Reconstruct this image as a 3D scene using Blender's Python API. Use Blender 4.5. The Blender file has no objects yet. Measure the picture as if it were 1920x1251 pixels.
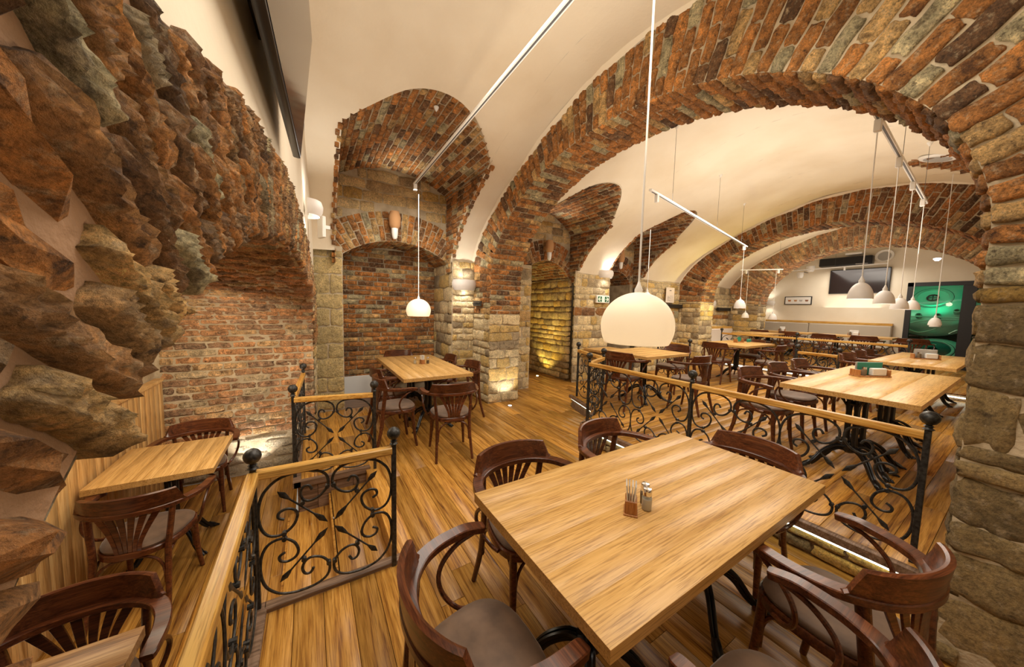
import bpy, math, random
import numpy as np
from mathutils import Matrix, Vector
random.seed(7); rng = np.random.RandomState(11)
PI = math.pi
scene = bpy.context.scene
COL = scene.collection
# ------------------------------------------------------------------ camera
F_PX = 610.857; YAW, PITCH, ROLL = [math.radians(a) for a in (31.77937566, 4.44698884, -1.36210824)]
CAM = np.array([0, 0, 1.61])
def cam_axes():
    cy, sy, cp, sp, cr, sr = math.cos(YAW), math.sin(YAW), math.cos(PITCH), math.sin(PITCH), math.cos(ROLL), math.sin(ROLL)
    f = np.array([sy*cp, cy*cp, -sp]); r = np.array([cy, -sy, 0]); d = np.cross(f, r)
    return cr*r+sr*d, -sr*r+cr*d, f
AX_R, AX_D, AX_F = cam_axes()
cd = bpy.data.cameras.new('camera'); cam = bpy.data.objects.new('camera', cd); COL.objects.link(cam)
cd.sensor_width = 36; cd.lens = F_PX/1920*36; cd.clip_start = 0.02; cd.clip_end = 100
mw = Matrix(((AX_R[0], -AX_D[0], -AX_F[0], CAM[0]), (AX_R[1], -AX_D[1], -AX_F[1], CAM[1]), (AX_R[2], -AX_D[2], -AX_F[2], CAM[2]), (0, 0, 0, 1)))
cam.matrix_world = mw
scene.camera = cam
def proj(P):
    d = np.asarray(P, float)-CAM; z = d@AX_F
    if z < 0.02: return None
    return 960+F_PX*(d@AX_R)/z, 625.5+F_PX*(d@AX_D)/z, z
# ------------------------------------------------------------------ light
scene.view_settings.view_transform = 'Standard'; scene.view_settings.look = 'None'
scene.view_settings.exposure = 0.32; scene.view_settings.gamma = 1.0; scene.view_settings.use_curve_mapping = False
W = bpy.data.worlds.new('world'); scene.world = W; W.use_nodes = True
W.node_tree.nodes['Background'].inputs[0].default_value = (0.9, 0.8, 0.65, 1); W.node_tree.nodes['Background'].inputs[1].default_value = 0.3
def light(name, typ, loc, energy, color=(1, .86, .66), size=.2, aim=None, angle=60, blend=.6, size_y=None):
    ld = bpy.data.lights.new(name, typ); ld.energy = energy; ld.color = color
    o = bpy.data.objects.new(name, ld); COL.objects.link(o); o.location = loc
    if typ == 'AREA':
        ld.size = size
        if size_y: ld.shape = 'RECTANGLE'; ld.size_y = size_y
    else: ld.shadow_soft_size = size
    if typ == 'SPOT': ld.spot_size = math.radians(angle); ld.spot_blend = blend
    if aim is not None:
        o.rotation_euler = (Vector(aim)-Vector(loc)).to_track_quat('-Z', 'Y').to_euler()
    return o
WARM = (1, .83, .60); NEUT = (1, .92, .80)
light('ceiling_fill_light', 'AREA', (1.1, 1.2, 3.3), 50, NEUT, 1.6, (1.1, 1.3, 0), size_y=2.2)
light('niche_fill_light', 'SPOT', (1.25, 3.9, 2.0), 30, NEUT, .25, (1.25, 6.3, 1.5), 120, 1.0)
light('ceiling_fill_light', 'AREA', (1.2, 4.2, 3.1), 28, NEUT, .9, (1.3, 4.6, 0), size_y=1.4)
light('wall_fill_light', 'SPOT', (5.6, 3.2, 2.3), 40, WARM, .3, (5.8, 5.4, 1.3), 130, 1.0)
light('wall_fill_light', 'SPOT', (8.0, 3.0, 2.3), 40, WARM, .3, (8.3, 5.4, 1.6), 130, 1.0)
light('ceiling_fill_light', 'AREA', (5.2, 2.2, 3.1), 72, NEUT, 3.0, (5.2, 2.3, 0), size_y=2.2)
light('ceiling_fill_light', 'AREA', (8.0, 2.6, 3.1), 45, NEUT, 1.6, (8.0, 2.8, 0), size_y=2.2)
light('ceiling_fill_light', 'AREA', (10.5, 2.6, 3.1), 30, NEUT, 1.6, (10.6, 2.8, 0), size_y=2.0)
light('ceiling_fill_light', 'AREA', (12.9, 2.9, 2.9), 35, NEUT, 1.2, (13.2, 2.9, 0), size_y=2.4)
light('vault_uplight', 'AREA', (1.2, 1.6, 2.35), 16, NEUT, 1.5, (1.1, 2.2, 4), size_y=2.0)
light('vault_uplight', 'AREA', (5.5, 2.2, 2.3), 40, NEUT, 3.5, (5.6, 2.4, 4), size_y=2.2)
light('vault_uplight', 'AREA', (10.5, 2.6, 2.2), 14, NEUT, 1.5, (10.5, 2.6, 4), size_y=2.2)
light('vault_uplight', 'AREA', (12.9, 3.0, 2.0), 10, NEUT, 1.2, (13.2, 3.0, 4), size_y=2.2)
light('alcove_light', 'AREA', (-.72, 2.9, 1.55), 13, WARM, .6, (-.75, 3.1, -.4), size_y=1.4)
light('alcove_wall_light', 'SPOT', (-.7, 3.5, 1.5), 42, WARM, .08, (-.7, 4.8, .8), 110, 1.0)
light('rib_light', 'SPOT', (.75, .35, 1.5), 9, WARM, .12, (-.22, .62, 2.05), 120, 1.0)
light('rib_light', 'SPOT', (.9, 1.7, 1.2), 8, WARM, .12, (-.2, 1.5, 2.2), 110, 1.0)
light('arch_light', 'SPOT', (1.0, .5, 2.2), 32, WARM, .1, (2.6, .9, 3.5), 110, 1.0)
light('arch_light', 'SPOT', (1.0, 2.4, 2.3), 26, WARM, .1, (2.7, 2.6, 3.6), 110, 1.0)
light('pier_light', 'SPOT', (1.2, -.3, 2.0), 12, WARM, .15, (2.5, -.2, .9), 100, 1.0)

# ------------------------------------------------------------------ materials
def nodes(name):
    m = bpy.data.materials.new(name); m.use_nodes = True; nt = m.node_tree
    return m, nt, nt.nodes['Principled BSDF'], nt.nodes.new, nt.links.new
def flat(name, col, rough=.5, metal=0, emit=None, es=1, spec=None, trans=0):
    m, nt, b, N, L = nodes(name)
    b.inputs['Base Color'].default_value = (*col, 1); b.inputs['Roughness'].default_value = rough; b.inputs['Metallic'].default_value = metal
    if emit: b.inputs['Emission Color'].default_value = (*emit, 1); b.inputs['Emission Strength'].default_value = es
    if trans: b.inputs['Transmission Weight'].default_value = trans
    return m
def ramp(N, stops):
    r = N('ShaderNodeValToRGB'); e = r.color_ramp.elements
    while len(e) < len(stops): e.new(.5)
    for i, (p, c) in enumerate(stops): e[i].position = p; e[i].color = (*c, 1) if len(c) == 3 else c
    return r
def mixc(N, L, typ, a, b, fac):
    x = N('ShaderNodeMix'); x.data_type = 'RGBA'; x.blend_type = typ
    for s, v in ((0, fac), (6, a), (7, b)):
        if hasattr(v, 'links'): L(v, x.inputs[s])
        else: x.inputs[s].default_value = v
    return x.outputs[2]
def wood(name, stops, rough=.35, scale=1.0, axis=0, var=.35, bump=.15, coat=0, grain=1.0):
    m, nt, b, N, L = nodes(name)
    tc = N('ShaderNodeTexCoord'); oi = N('ShaderNodeObjectInfo')
    add = N('ShaderNodeVectorMath'); add.operation = 'MULTIPLY_ADD'
    comb = N('ShaderNodeCombineXYZ')
    for i, k in enumerate((37.0, 53.0, 91.0)):
        mm = N('ShaderNodeMath'); mm.operation = 'MULTIPLY'; mm.inputs[1].default_value = k; L(oi.outputs['Random'], mm.inputs[0]); L(mm.outputs[0], comb.inputs[i])
    ad = N('ShaderNodeVectorMath'); ad.operation = 'ADD'; L(tc.outputs['Object'], ad.inputs[0]); L(comb.outputs[0], ad.inputs[1])
    mp = N('ShaderNodeMapping'); s = [20*scale]*3; s[axis] = .9*scale; mp.inputs['Scale'].default_value = s; L(ad.outputs[0], mp.inputs[0])
    n1 = N('ShaderNodeTexNoise'); n1.inputs['Scale'].default_value = 1.6; n1.inputs['Detail'].default_value = 5; n1.inputs['Roughness'].default_value = .6; n1.inputs['Distortion'].default_value = .8; L(mp.outputs[0], n1.inputs[0])
    # growth rings: sine of a slow noise
    n2 = N('ShaderNodeTexNoise'); n2.inputs['Scale'].default_value = .55; n2.inputs['Detail'].default_value = 1.5; L(mp.outputs[0], n2.inputs[0])
    k = N('ShaderNodeMath'); k.operation = 'MULTIPLY'; k.inputs[1].default_value = 75*grain; L(n2.outputs[0], k.inputs[0])
    sn = N('ShaderNodeMath'); sn.operation = 'SINE'; L(k.outputs[0], sn.inputs[0])
    sm = N('ShaderNodeMath'); sm.operation = 'MULTIPLY_ADD'; sm.inputs[1].default_value = .045; L(sn.outputs[0], sm.inputs[0]); L(n1.outputs[0], sm.inputs[2])
    # fine pores
    mp2 = N('ShaderNodeMapping'); s = [140*scale]*3; s[axis] = 5*scale; mp2.inputs['Scale'].default_value = s; L(ad.outputs[0], mp2.inputs[0])
    n3 = N('ShaderNodeTexNoise'); n3.inputs['Scale'].default_value = 1; n3.inputs['Detail'].default_value = 2; L(mp2.outputs[0], n3.inputs[0])
    sm2 = N('ShaderNodeMath'); sm2.operation = 'MULTIPLY_ADD'; sm2.inputs[1].default_value = .36; L(n3.outputs[0], sm2.inputs[0]); L(sm.outputs[0], sm2.inputs[2])
    r = ramp(N, stops); L(sm2.outputs[0], r.inputs[0])
    mp3 = N('ShaderNodeMapping'); s = [190*scale]*3; s[axis] = 7*scale; mp3.inputs['Scale'].default_value = s; L(ad.outputs[0], mp3.inputs[0])
    n4 = N('ShaderNodeTexNoise'); n4.inputs['Scale'].default_value = 1; n4.inputs['Detail'].default_value = 3; n4.inputs['Roughness'].default_value = .6; L(mp3.outputs[0], n4.inputs[0])
    pr = ramp(N, [(.36, (.55, .48, .40)), (.50, (1, 1, 1))]); L(n4.outputs[0], pr.inputs[0]); pm_ = mixc(N, L, 'MULTIPLY', r.outputs[0], pr.outputs[0], .8)
    mr = N('ShaderNodeMapRange'); mr.inputs['To Min'].default_value = 1-var; mr.inputs['To Max'].default_value = 1+var*.7; L(oi.outputs['Random'], mr.inputs[0])
    hs = N('ShaderNodeVectorMath'); hs.operation = 'SCALE'; L(pm_, hs.inputs[0]); L(mr.outputs[0], hs.inputs['Scale'])
    L(hs.outputs[0], b.inputs['Base Color'])
    b.inputs['Roughness'].default_value = rough; b.inputs['Specular IOR Level'].default_value = .35
    if coat: b.inputs['Coat Weight'].default_value = coat; b.inputs['Coat Roughness'].default_value = .15
    bp = N('ShaderNodeBump'); bp.inputs['Strength'].default_value = bump; bp.inputs['Distance'].default_value = .003; L(sm2.outputs[0], bp.inputs['Height']); L(bp.outputs[0], b.inputs['Normal'])
    return m
M = {}
M['floor'] = wood('oak_floor', [(.46, (.15, .052, .010)), (.58, (.36, .160, .028)), (.72, (.50, .25, .048)), (.86, (.60, .32, .08))], .34, 1.0, 0, .34, .2)
M['top'] = wood('oak_tabletop', [(.36, (.42, .215, .060)), (.54, (.57, .330, .105)), (.72, (.64, .385, .135)), (.95, (.73, .47, .19))], .34, .9, 0, .035, .12, grain=1.3)
M['top_dark'] = wood('dark_oak_tabletop', [(.38, (.10, .045, .013)), (.55, (.26, .125, .04)), (.66, (.36, .19, .07)), (.80, (.46, .27, .11))], .4, .9, 0, .12)
M['rail'] = wood('oiled_oak_handrail', [(.38, (.24, .09, .015)), (.55, (.52, .25, .045)), (.66, (.66, .36, .085)), (.80, (.75, .46, .13))], .28, 1, 0, .1)
M['chair'] = wood('dark_stained_beech', [(.44, (.034, .009, .004)), (.60, (.080, .023, .009)), (.74, (.125, .037, .013)), (.86, (.18, .058, .019))], .30, 1.4, 0, .22, .0, coat=.25)
M['panel'] = wood('oak_wall_panelling', [(.38, (.32, .15, .04)), (.55, (.52, .28, .09)), (.66, (.62, .37, .14)), (.80, (.70, .46, .2))], .38, 1, 0, .12)
M['riser'] = wood('weathered_riser_board', [(.38, (.05, .03, .02)), (.6, (.17, .10, .06)), (.8, (.28, .18, .12))], .5, 1, 0, .2)
M['caddy'] = wood('brown_caddy_wood', [(.38, (.15, .05, .015)), (.6, (.36, .14, .04)), (.8, (.5, .24, .08))], .35, 3, 2, .1)

def leather():
    m, nt, b, N, L = nodes('brown_suede_seat')
    tc = N('ShaderNodeTexCoord'); n = N('ShaderNodeTexNoise'); n.inputs['Scale'].default_value = 14; n.inputs['Detail'].default_value = 6; L(tc.outputs['Object'], n.inputs[0])
    r = ramp(N, [(.3, (.085, .045, .023)), (.7, (.17, .097, .053))]); L(n.outputs[0], r.inputs[0]); L(r.outputs[0], b.inputs['Base Color'])
    b.inputs['Roughness'].default_value = .62; b.inputs['Sheen Weight'].default_value = .3
    return m
M['seat'] = leather()
def iron():
    m, nt, b, N, L = nodes('wrought_iron')
    g = N('ShaderNodeNewGeometry'); n = N('ShaderNodeTexNoise'); n.inputs['Scale'].default_value = 60; n.inputs['Detail'].default_value = 4; L(g.outputs['Position'], n.inputs[0])
    r = ramp(N, [(.3, (.018, .018, .018)), (.7, (.075, .072, .066))]); L(n.outputs[0], r.inputs[0]); L(r.outputs[0], b.inputs['Base Color'])
    b.inputs['Roughness'].default_value = .42; b.inputs['Metallic'].default_value = .55
    bp = N('ShaderNodeBump'); bp.inputs['Strength'].default_value = .4; bp.inputs['Distance'].default_value = .003; L(n.outputs[0], bp.inputs['Height']); L(bp.outputs[0], b.inputs['Normal'])
    return m
M['iron'] = iron()
M['cast'] = flat('black_cast_iron', (.010, .010, .011), .28, .3)
M['chrome'] = flat('chrome', (.75, .75, .76), .12, 1)
M['white'] = flat('white_lacquer', (.80, .78, .74), .35)
M['grey'] = flat('light_grey_plastic', (.45, .44, .42), .5)
M['black'] = flat('black_plastic', (.012, .012, .014), .3)
M['screen'] = flat('dark_screen_glass', (.018, .012, .012), .12)
M['frame'] = flat('black_window_frame', (.010, .009, .010), .4)
M['beige'] = flat('beige_upholstery', (.50, .43, .34), .8)
M['paper'] = flat('paper', (.78, .68, .58), .8)
M['green'] = flat('sign_green', (.01, .13, .06), .5)
M['greencard'] = flat('green_card', (.02, .22, .15), .5)
M['sign'] = flat('sign_white', (.75, .76, .62), .5, emit=(.9, .9, .7), es=.25)
M['led'] = flat('led_strip', (1, 1, 1), .5, emit=(.92, 1.0, .80), es=5.5)
M['bulb'] = flat('bulb_glow', (1, 1, 1), .5, emit=(1, .97, .92), es=7)
M['bulb_soft'] = flat('soft_bulb_glow', (1, .95, .85), .5, emit=(1, .90, .72), es=1.2)
M['spot_y'] = flat('floor_spot_glow', (1, 1, .8), .5, emit=(1, .9, .45), es=25)
M['salt'] = flat('salt', (.75, .68, .55), .8)
M['pepper'] = flat('pepper_spice', (.16, .11, .06), .8)
M['grille'] = flat('speaker_grille', (.38, .37, .35), .7)
M['wiregrey'] = flat('grey_cable', (.10, .10, .10), .5)
def glassm():
    m, nt, b, N, L = nodes('clear_glass'); b.inputs['Transmission Weight'].default_value = 1; b.inputs['Roughness'].default_value = .02; b.inputs['IOR'].default_value = 1.3
    b.inputs['Base Color'].default_value = (.95, .97, .95, 1)
    return m
M['glass'] = glassm()
def shade(name, col, tr):
    m, nt, b, N, L = nodes(name); b.inputs['Base Color'].default_value = (*col, 1); b.inputs['Roughness'].default_value = .45
    t = N('ShaderNodeBsdfTranslucent'); t.inputs[0].default_value = (1, .95, .86, 1)
    mx = N('ShaderNodeMixShader'); mx.inputs[0].default_value = tr; L(b.outputs[0], mx.inputs[1]); L(t.outputs[0], mx.inputs[2])
    L(mx.outputs[0], nt.nodes['Material Output'].inputs[0])
    return m
M['shade'] = shade('opal_lamp_shade', (.92, .88, .80), .55)
M['shade_w'] = shade('white_metal_lamp_shade', (.80, .76, .72), .04)
def plaster():
    m, nt, b, N, L = nodes('cream_plaster')
    g = N('ShaderNodeNewGeometry')
    n = N('ShaderNodeTexNoise'); n.inputs['Scale'].default_value = 1.1; n.inputs['Detail'].default_value = 5; L(g.outputs['Position'], n.inputs[0])
    r = ramp(N, [(.3, (.70, .60, .45)), (.62, (.80, .72, .58))]); L(n.outputs[0], r.inputs[0]); L(r.outputs[0], b.inputs['Base Color']); b.inputs['Roughness'].default_value = .85
    n2 = N('ShaderNodeTexNoise'); n2.inputs['Scale'].default_value = 35; n2.inputs['Detail'].default_value = 6; L(g.outputs['Position'], n2.inputs[0])
    bp = N('ShaderNodeBump'); bp.inputs['Strength'].default_value = .25; bp.inputs['Distance'].default_value = .006; L(n2.outputs[0], bp.inputs['Height']); L(bp.outputs[0], b.inputs['Normal'])
    return m
M['plaster'] = plaster()
def mortar(name='lime_mortar', k=1.0):
    m, nt, b, N, L = nodes(name)
    g = N('ShaderNodeNewGeometry')
    n = N('ShaderNodeTexNoise'); n.inputs['Scale'].default_value = 6; n.inputs['Detail'].default_value = 7; L(g.outputs['Position'], n.inputs[0])
    r = ramp(N, [(.3, (.32*k, .25*k*(.3+.7*k), .155*k*k)), (.7, (.55*k, .45*k*(.3+.7*k), .31*k*k))]); L(n.outputs[0], r.inputs[0]); L(r.outputs[0], b.inputs['Base Color']); b.inputs['Roughness'].default_value = .95
    n2 = N('ShaderNodeTexNoise'); n2.inputs['Scale'].default_value = 45; n2.inputs['Detail'].default_value = 6; L(g.outputs['Position'], n2.inputs[0])
    bp = N('ShaderNodeBump'); bp.inputs['Strength'].default_value = .7; bp.inputs['Distance'].default_value = .012; L(n2.outputs[0], bp.inputs['Height']); L(bp.outputs[0], b.inputs['Normal'])
    return m
M['mortar'] = mortar(); M['mortar_d'] = mortar('brown_mortar', .62)
def masonry_mat(name, joined, sc=1.0, amp=1.0, soft=0.0):
    m, nt, b, N, L = nodes(name)
    g = N('ShaderNodeNewGeometry')
    if joined:
        a = N('ShaderNodeAttribute'); a.attribute_name = 'tint'; c = a.outputs['Color']
    else:
        a = N('ShaderNodeObjectInfo'); c = a.outputs['Color']
    n = N('ShaderNodeTexNoise'); n.inputs['Scale'].default_value = 13*sc; n.inputs['Detail'].default_value = 8; n.inputs['Roughness'].default_value = .68; n.inputs['Distortion'].default_value = .5; L(g.outputs['Position'], n.inputs[0])
    r = ramp(N, [(.34, (.20, .16, .12)), (.46, (.72, .70, .66)), (.57, (1.1, 1.05, .98)), (.68, (1.75, 1.65, 1.5))]); L(n.outputs[0], r.inputs[0])
    col = mixc(N, L, 'MULTIPLY', c, r.outputs[0], 1.0-soft)
    n3 = N('ShaderNodeTexNoise'); n3.inputs['Scale'].default_value = 30*sc; n3.inputs['Detail'].default_value = 5; n3.inputs['Roughness'].default_value = .7; L(g.outputs['Position'], n3.inputs[0])
    r3 = ramp(N, [(.54, (0, 0, 0)), (.68, (.6, .6, .6))]); L(n3.outputs[0], r3.inputs[0])
    col2 = mixc(N, L, 'MIX', col, (.58, .45, .28, 1), r3.outputs[0])      # lime dust clinging to the faces
    r4 = ramp(N, [(.34-.05*soft, (.85-soft*.5,)*3), (.43-.04*soft, (0, 0, 0))]); L(n3.outputs[0], r4.inputs[0])
    col3 = mixc(N, L, 'MIX', col2, (.05, .025, .012, 1), r4.outputs[0])    # pits
    n5 = N('ShaderNodeTexNoise'); n5.inputs['Scale'].default_value = 110*sc; n5.inputs['Detail'].default_value = 4; n5.inputs['Roughness'].default_value = .7; L(g.outputs['Position'], n5.inputs[0])
    r5 = ramp(N, [(.36, (.35, .33, .30)), (.50, (1, 1, 1)), (.66, (1.45, 1.42, 1.35))]); L(n5.outputs[0], r5.inputs[0]); col3 = mixc(N, L, 'MULTIPLY', col3, r5.outputs[0], .7-soft*.2)
    L(col3, b.inputs['Base Color']); b.inputs['Roughness'].default_value = .85
    nb = N('ShaderNodeTexNoise'); nb.inputs['Scale'].default_value = 24*sc; nb.inputs['Detail'].default_value = 9; nb.inputs['Roughness'].default_value = .72; L(g.outputs['Position'], nb.inputs[0])
    bp = N('ShaderNodeBump'); bp.inputs['Strength'].default_value = 1.0; bp.inputs['Distance'].default_value = .045*amp; L(nb.outputs[0], bp.inputs['Height']); L(bp.outputs[0], b.inputs['Normal'])
    return m
M['brick'] = masonry_mat('old_brick', False, soft=.12); M['brick_j'] = masonry_mat('old_brick_joined', True, soft=.12)
M['stone'] = masonry_mat('pale_rubble_stone', False, .62, 1.2, .55); M['stone_j'] = masonry_mat('pale_rubble_stone_joined', True, .62, 1.2, .55)

# ------------------------------------------------------------------ mesh helpers
class MB:
    def __init__(s): s.v = []; s.f = []; s.m = []
    def add(s, v, f, mi=0):
        o = len(s.v); s.v += [tuple(p) for p in v]; s.f += [tuple(i+o for i in q) for q in f]; s.m += [mi]*len(f); return s
    def box(s, lo, hi, mi=0, bev=0):
        x0, y0, z0 = lo; x1, y1, z1 = hi
        if bev:
            b = bev; vs = []
            for z, k in ((z0, b), (z0+b, 0), (z1-b, 0), (z1, b)):
                X0, X1, Y0, Y1 = x0+k, x1-k, y0+k, y1-k; c = b
                vs += [(X0+c, Y0, z), (X1-c, Y0, z), (X1, Y0+c, z), (X1, Y1-c, z), (X1-c, Y1, z), (X0+c, Y1, z), (X0, Y1-c, z), (X0, Y0+c, z)]
            fs = [tuple(range(7, -1, -1)), tuple(range(24, 32))]
            for r in range(3):
                for i in range(8): fs.append((r*8+i, r*8+(i+1) % 8, r*8+8+(i+1) % 8, r*8+8+i))
            return s.add(vs, fs, mi)
        v = [(x0, y0, z0), (x1, y0, z0), (x1, y1, z0), (x0, y1, z0), (x0, y0, z1), (x1, y0, z1), (x1, y1, z1), (x0, y1, z1)]
        return s.add(v, [(3, 2, 1, 0), (4, 5, 6, 7), (0, 1, 5, 4), (1, 2, 6, 5), (2, 3, 7, 6), (3, 0, 4, 7)], mi)
    def sweep(s, pts, w, h, up=(0, 0, 1), n=8, mi=0, closed=False, flatp=False):
        """tube along pts; w side radius, h up radius (numbers or lists); n sides; flatp = rectangular section"""
        P = [Vector(p) for p in pts]; k = len(P); up = Vector(up); rings = []
        for i in range(k):
            if closed: t = P[(i+1) % k]-P[i-1]
            else: t = P[min(i+1, k-1)]-P[max(i-1, 0)]
            t.normalize(); sd = t.cross(up)
            if sd.length < .05: sd = t.cross(Vector((0, 1, .01)))
            sd.normalize(); u = sd.cross(t).normalized()
            ww = w[i] if isinstance(w, (list, tuple)) else w; hh = h[i] if isinstance(h, (list, tuple)) else h
            if flatp:
                c = .25; q = [(-1, -1+c), (-1+c*hh/ww if ww else 0, -1), (1-c*hh/ww, -1), (1, -1+c), (1, 1-c), (1-c*hh/ww, 1), (-1+c*hh/ww, 1), (-1, 1-c)]
                rings.append([P[i]+sd*(a*ww)+u*(b_*hh) for a, b_ in q])
            else:
                rings.append([P[i]+sd*(math.cos(2*PI*j/n)*ww)+u*(math.sin(2*PI*j/n)*hh) for j in range(n)])
        m_ = len(rings[0]); vs = [v for r in rings for v in r]; fs = []
        for i in range(k if closed else k-1):
            a, b_ = i*m_, ((i+1) % k)*m_
            for j in range(m_): fs.append((a+j, a+(j+1) % m_, b_+(j+1) % m_, b_+j))
        if not closed: fs += [tuple(range(m_-1, -1, -1)), tuple(range((k-1)*m_, k*m_))]
        return s.add(vs, fs, mi)
    def lathe(s, prof, n=24, c=(0, 0, 0), mi=0, cap=False):
        vs = []; fs = []
        for r, z in prof:
            for j in range(n): vs.append((c[0]+r*math.cos(2*PI*j/n), c[1]+r*math.sin(2*PI*j/n), c[2]+z))
        for i in range(len(prof)-1):
            for j in range(n): fs.append((i*n+j, i*n+(j+1) % n, (i+1)*n+(j+1) % n, (i+1)*n+j))
        if cap: fs += [tuple(range(n-1, -1, -1)), tuple(range((len(prof)-1)*n, len(prof)*n))]
        return s.add(vs, fs, mi)
    def mesh(s, name, mats, sharp=40):
        me = bpy.data.meshes.new(name); me.from_pydata(s.v, [], s.f)
        for m in (mats if isinstance(mats, (list, tuple)) else [mats]): me.materials.append(M[m] if isinstance(m, str) else m)
        if any(s.m): me.polygons.foreach_set('material_index', s.m)
        me.polygons.foreach_set('use_smooth', [True]*len(s.f))
        me.update()
        try: me.set_sharp_from_angle(angle=math.radians(sharp))
        except Exception: pass
        return me
    def build(s, name, mats, parent=None, sharp=40):
        return link(name, s.mesh(name, mats, sharp), parent)
def link(name, me, parent=None):
    o = bpy.data.objects.new(name, me); COL.objects.link(o)
    if parent is not None: o.parent = parent
    return o
def tag(o, label=None, cat=None, group=None, kind=None):
    if label: o['label'] = label
    if cat: o['category'] = cat
    if group: o['group'] = group
    if kind: o['kind'] = kind
    return o
def empty(name, loc=(0, 0, 0), rz=0):
    o = bpy.data.objects.new(name, None); COL.objects.link(o); o.location = loc; o.rotation_euler = (0, 0, rz); o.empty_display_size = .1
    return o
KIDS = {}
def copy_tree(o, parent=None):
    c = o.copy(); COL.objects.link(c); c.parent = parent
    for ch in list(o.children): copy_tree(ch, c)
    return c
def crom(pts, k=6, closed=False):
    P = [np.array(p, float) for p in pts]; out = []; n = len(P)
    rngi = range(n if closed else n-1)
    for i in rngi:
        if closed: p0, p1, p2, p3 = P[i-1], P[i], P[(i+1) % n], P[(i+2) % n]
        else: p0, p1, p2, p3 = P[max(i-1, 0)], P[i], P[i+1], P[min(i+2, n-1)]
        for j in range(k):
            t = j/k; out.append(.5*((2*p1)+(-p0+p2)*t+(2*p0-5*p1+4*p2-p3)*t*t+(-p0+3*p1-3*p2+p3)*t**3))
    if not closed: out.append(P[-1])
    return out

# ------------------------------------------------------------------ masonry
def brick_template(seed, nx, ny, rough, round_=.16, bulge=.5):
    """unit brick: length x, height y, depth z; ragged rounded rim, knobbly front"""
    r = np.random.RandomState(seed); vs = []; fs = []
    w = [(r.uniform(2, 7), r.uniform(1.5, 5), r.uniform(0, 6.3), r.uniform(.5, 1)) for _ in range(4)]
    zs = .40 if nx > 12 else 1.0
    def hz(x, y): return zs*sum(a*math.sin(p*x*2+q*y+f) for p, q, f, a in w)/3*rough*.17+r.uniform(-.5, .5)*rough*.20
    fine = nx > 6; e1 = [(r.uniform(4, 9), r.uniform(0, 6.3)) for _ in range(4)]
    def wob(t, k): return (math.sin(e1[k][0]*t+e1[k][1])*.022+(math.sin(t*31+k*2+seed)*.006+math.sin(t*57+k+seed*3)*.004 if nx > 12 else 0))*(1+rough)
    def pos(i, n): 
        if not fine: return i/n-.5
        t = i/n; return (-.5, -.5+.09)[i] if i < 2 else ((.5-.09, .5)[i-n+1] if i > n-2 else -.41+(i-1)/(n-2)*.82)
    def posy(j, n):
        if not fine: return j/n-.5
        return (-.5, -.5+.16)[j] if j < 2 else ((.5-.16, .5)[j-n+1] if j > n-2 else -.34+(j-1)/(n-2)*.68)
    for i in range(nx+1):
        for j in range(ny+1):
            x = pos(i, nx); y = posy(j, ny)
            edge = i in (0, nx) or j in (0, ny); corner = i in (0, nx) and j in (0, ny)
            z = .5+hz(x, y)
            if edge: z = .5+hz(x, y)*.5-(.10 if nx > 12 else .20 if fine else .16)
            if corner: x *= 1-round_*.12; y *= 1-round_*.5; z -= .05
            elif edge:
                if j in (0, ny): y += wob(x, 0 if j else 1)*1.3
                else: x += wob(y, 2 if i else 3)*.6
            vs.append((x, y, z))
    idx = lambda i, j: i*(ny+1)+j
    for i in range(nx):
        for j in range(ny): fs.append((idx(i, j), idx(i+1, j), idx(i+1, j+1), idx(i, j+1)))
    ring = [idx(i, 0) for i in range(nx+1)]+[idx(nx, j) for j in range(1, ny+1)]+[idx(i, ny) for i in range(nx-1, -1, -1)]+[idx(0, j) for j in range(ny-1, 0, -1)]
    b0 = len(vs)
    for q in ring: vs.append((vs[q][0]*1.0, vs[q][1]*1.0, -.5))
    n = len(ring)
    for k in range(n): fs.append((ring[(k+1) % n], ring[k], b0+k, b0+(k+1) % n))
    return np.array(vs), fs
TPL = {'brick': [brick_template(s, 4, 2, .5, .12) for s in range(8)], 'stone': [brick_template(100+s, 4, 3, .95, .22) for s in range(10)],
       'fine': [brick_template(200+s, 9, 5, .9, .2) for s in range(8)], 'near': [brick_template(400+s, 18, 7, .62, .2) for s in range(10)], 'block': [brick_template(300+s, 6, 5, .7, .12) for s in range(6)]}
TME = {}
for k_, l_ in TPL.items():
    TME[k_] = []
    for vs_, fs_ in l_:
        me_ = bpy.data.meshes.new('brick_'+k_); me_.from_pydata(vs_.tolist(), [], fs_); me_.materials.append(M['brick'])
        me_.polygons.foreach_set('use_smooth', [True]*len(fs_)); me_.update(); TME[k_].append(me_)
        ms_ = me_.copy(); ms_.materials[0] = M['stone']; TME.setdefault(k_+'_s', []).append(ms_)
def brick_col(c, r):
    t = r.rand()
    if t < .55: base = np.array((.52, .205, .052))*r.uniform(.62, 1.2)
    elif t < .74: base = np.array((.23, .105, .042))*r.uniform(.6, 1.2)
    elif t < .90: base = np.array((.62, .37, .15))*r.uniform(.8, 1.15)
    else: base = np.array((.52, .42, .25))*r.uniform(.8, 1.1)
    return base*np.array((1.12, 1.22, 1.25))
def stone_col(c, r):
    t = r.rand()
    if t < .6: base = np.array((.72, .58, .34))*r.uniform(.8, 1.1)
    elif t < .85: base = np.array((.66, .46, .17))*r.uniform(.75, 1.1)
    else: base = np.array((.40, .31, .19))*r.uniform(.7, 1.1)
    return base*1.18
def grey_stone_col(c, r):
    return np.array((.40, .28, .12))*r.uniform(.6, 1.15) if r.rand() < .7 else np.array((.50, .31, .075))*r.uniform(.7, 1.1)
def pale_brick(c, r): return brick_col(c, r)*.72+np.array((.27, .18, .12))
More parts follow.
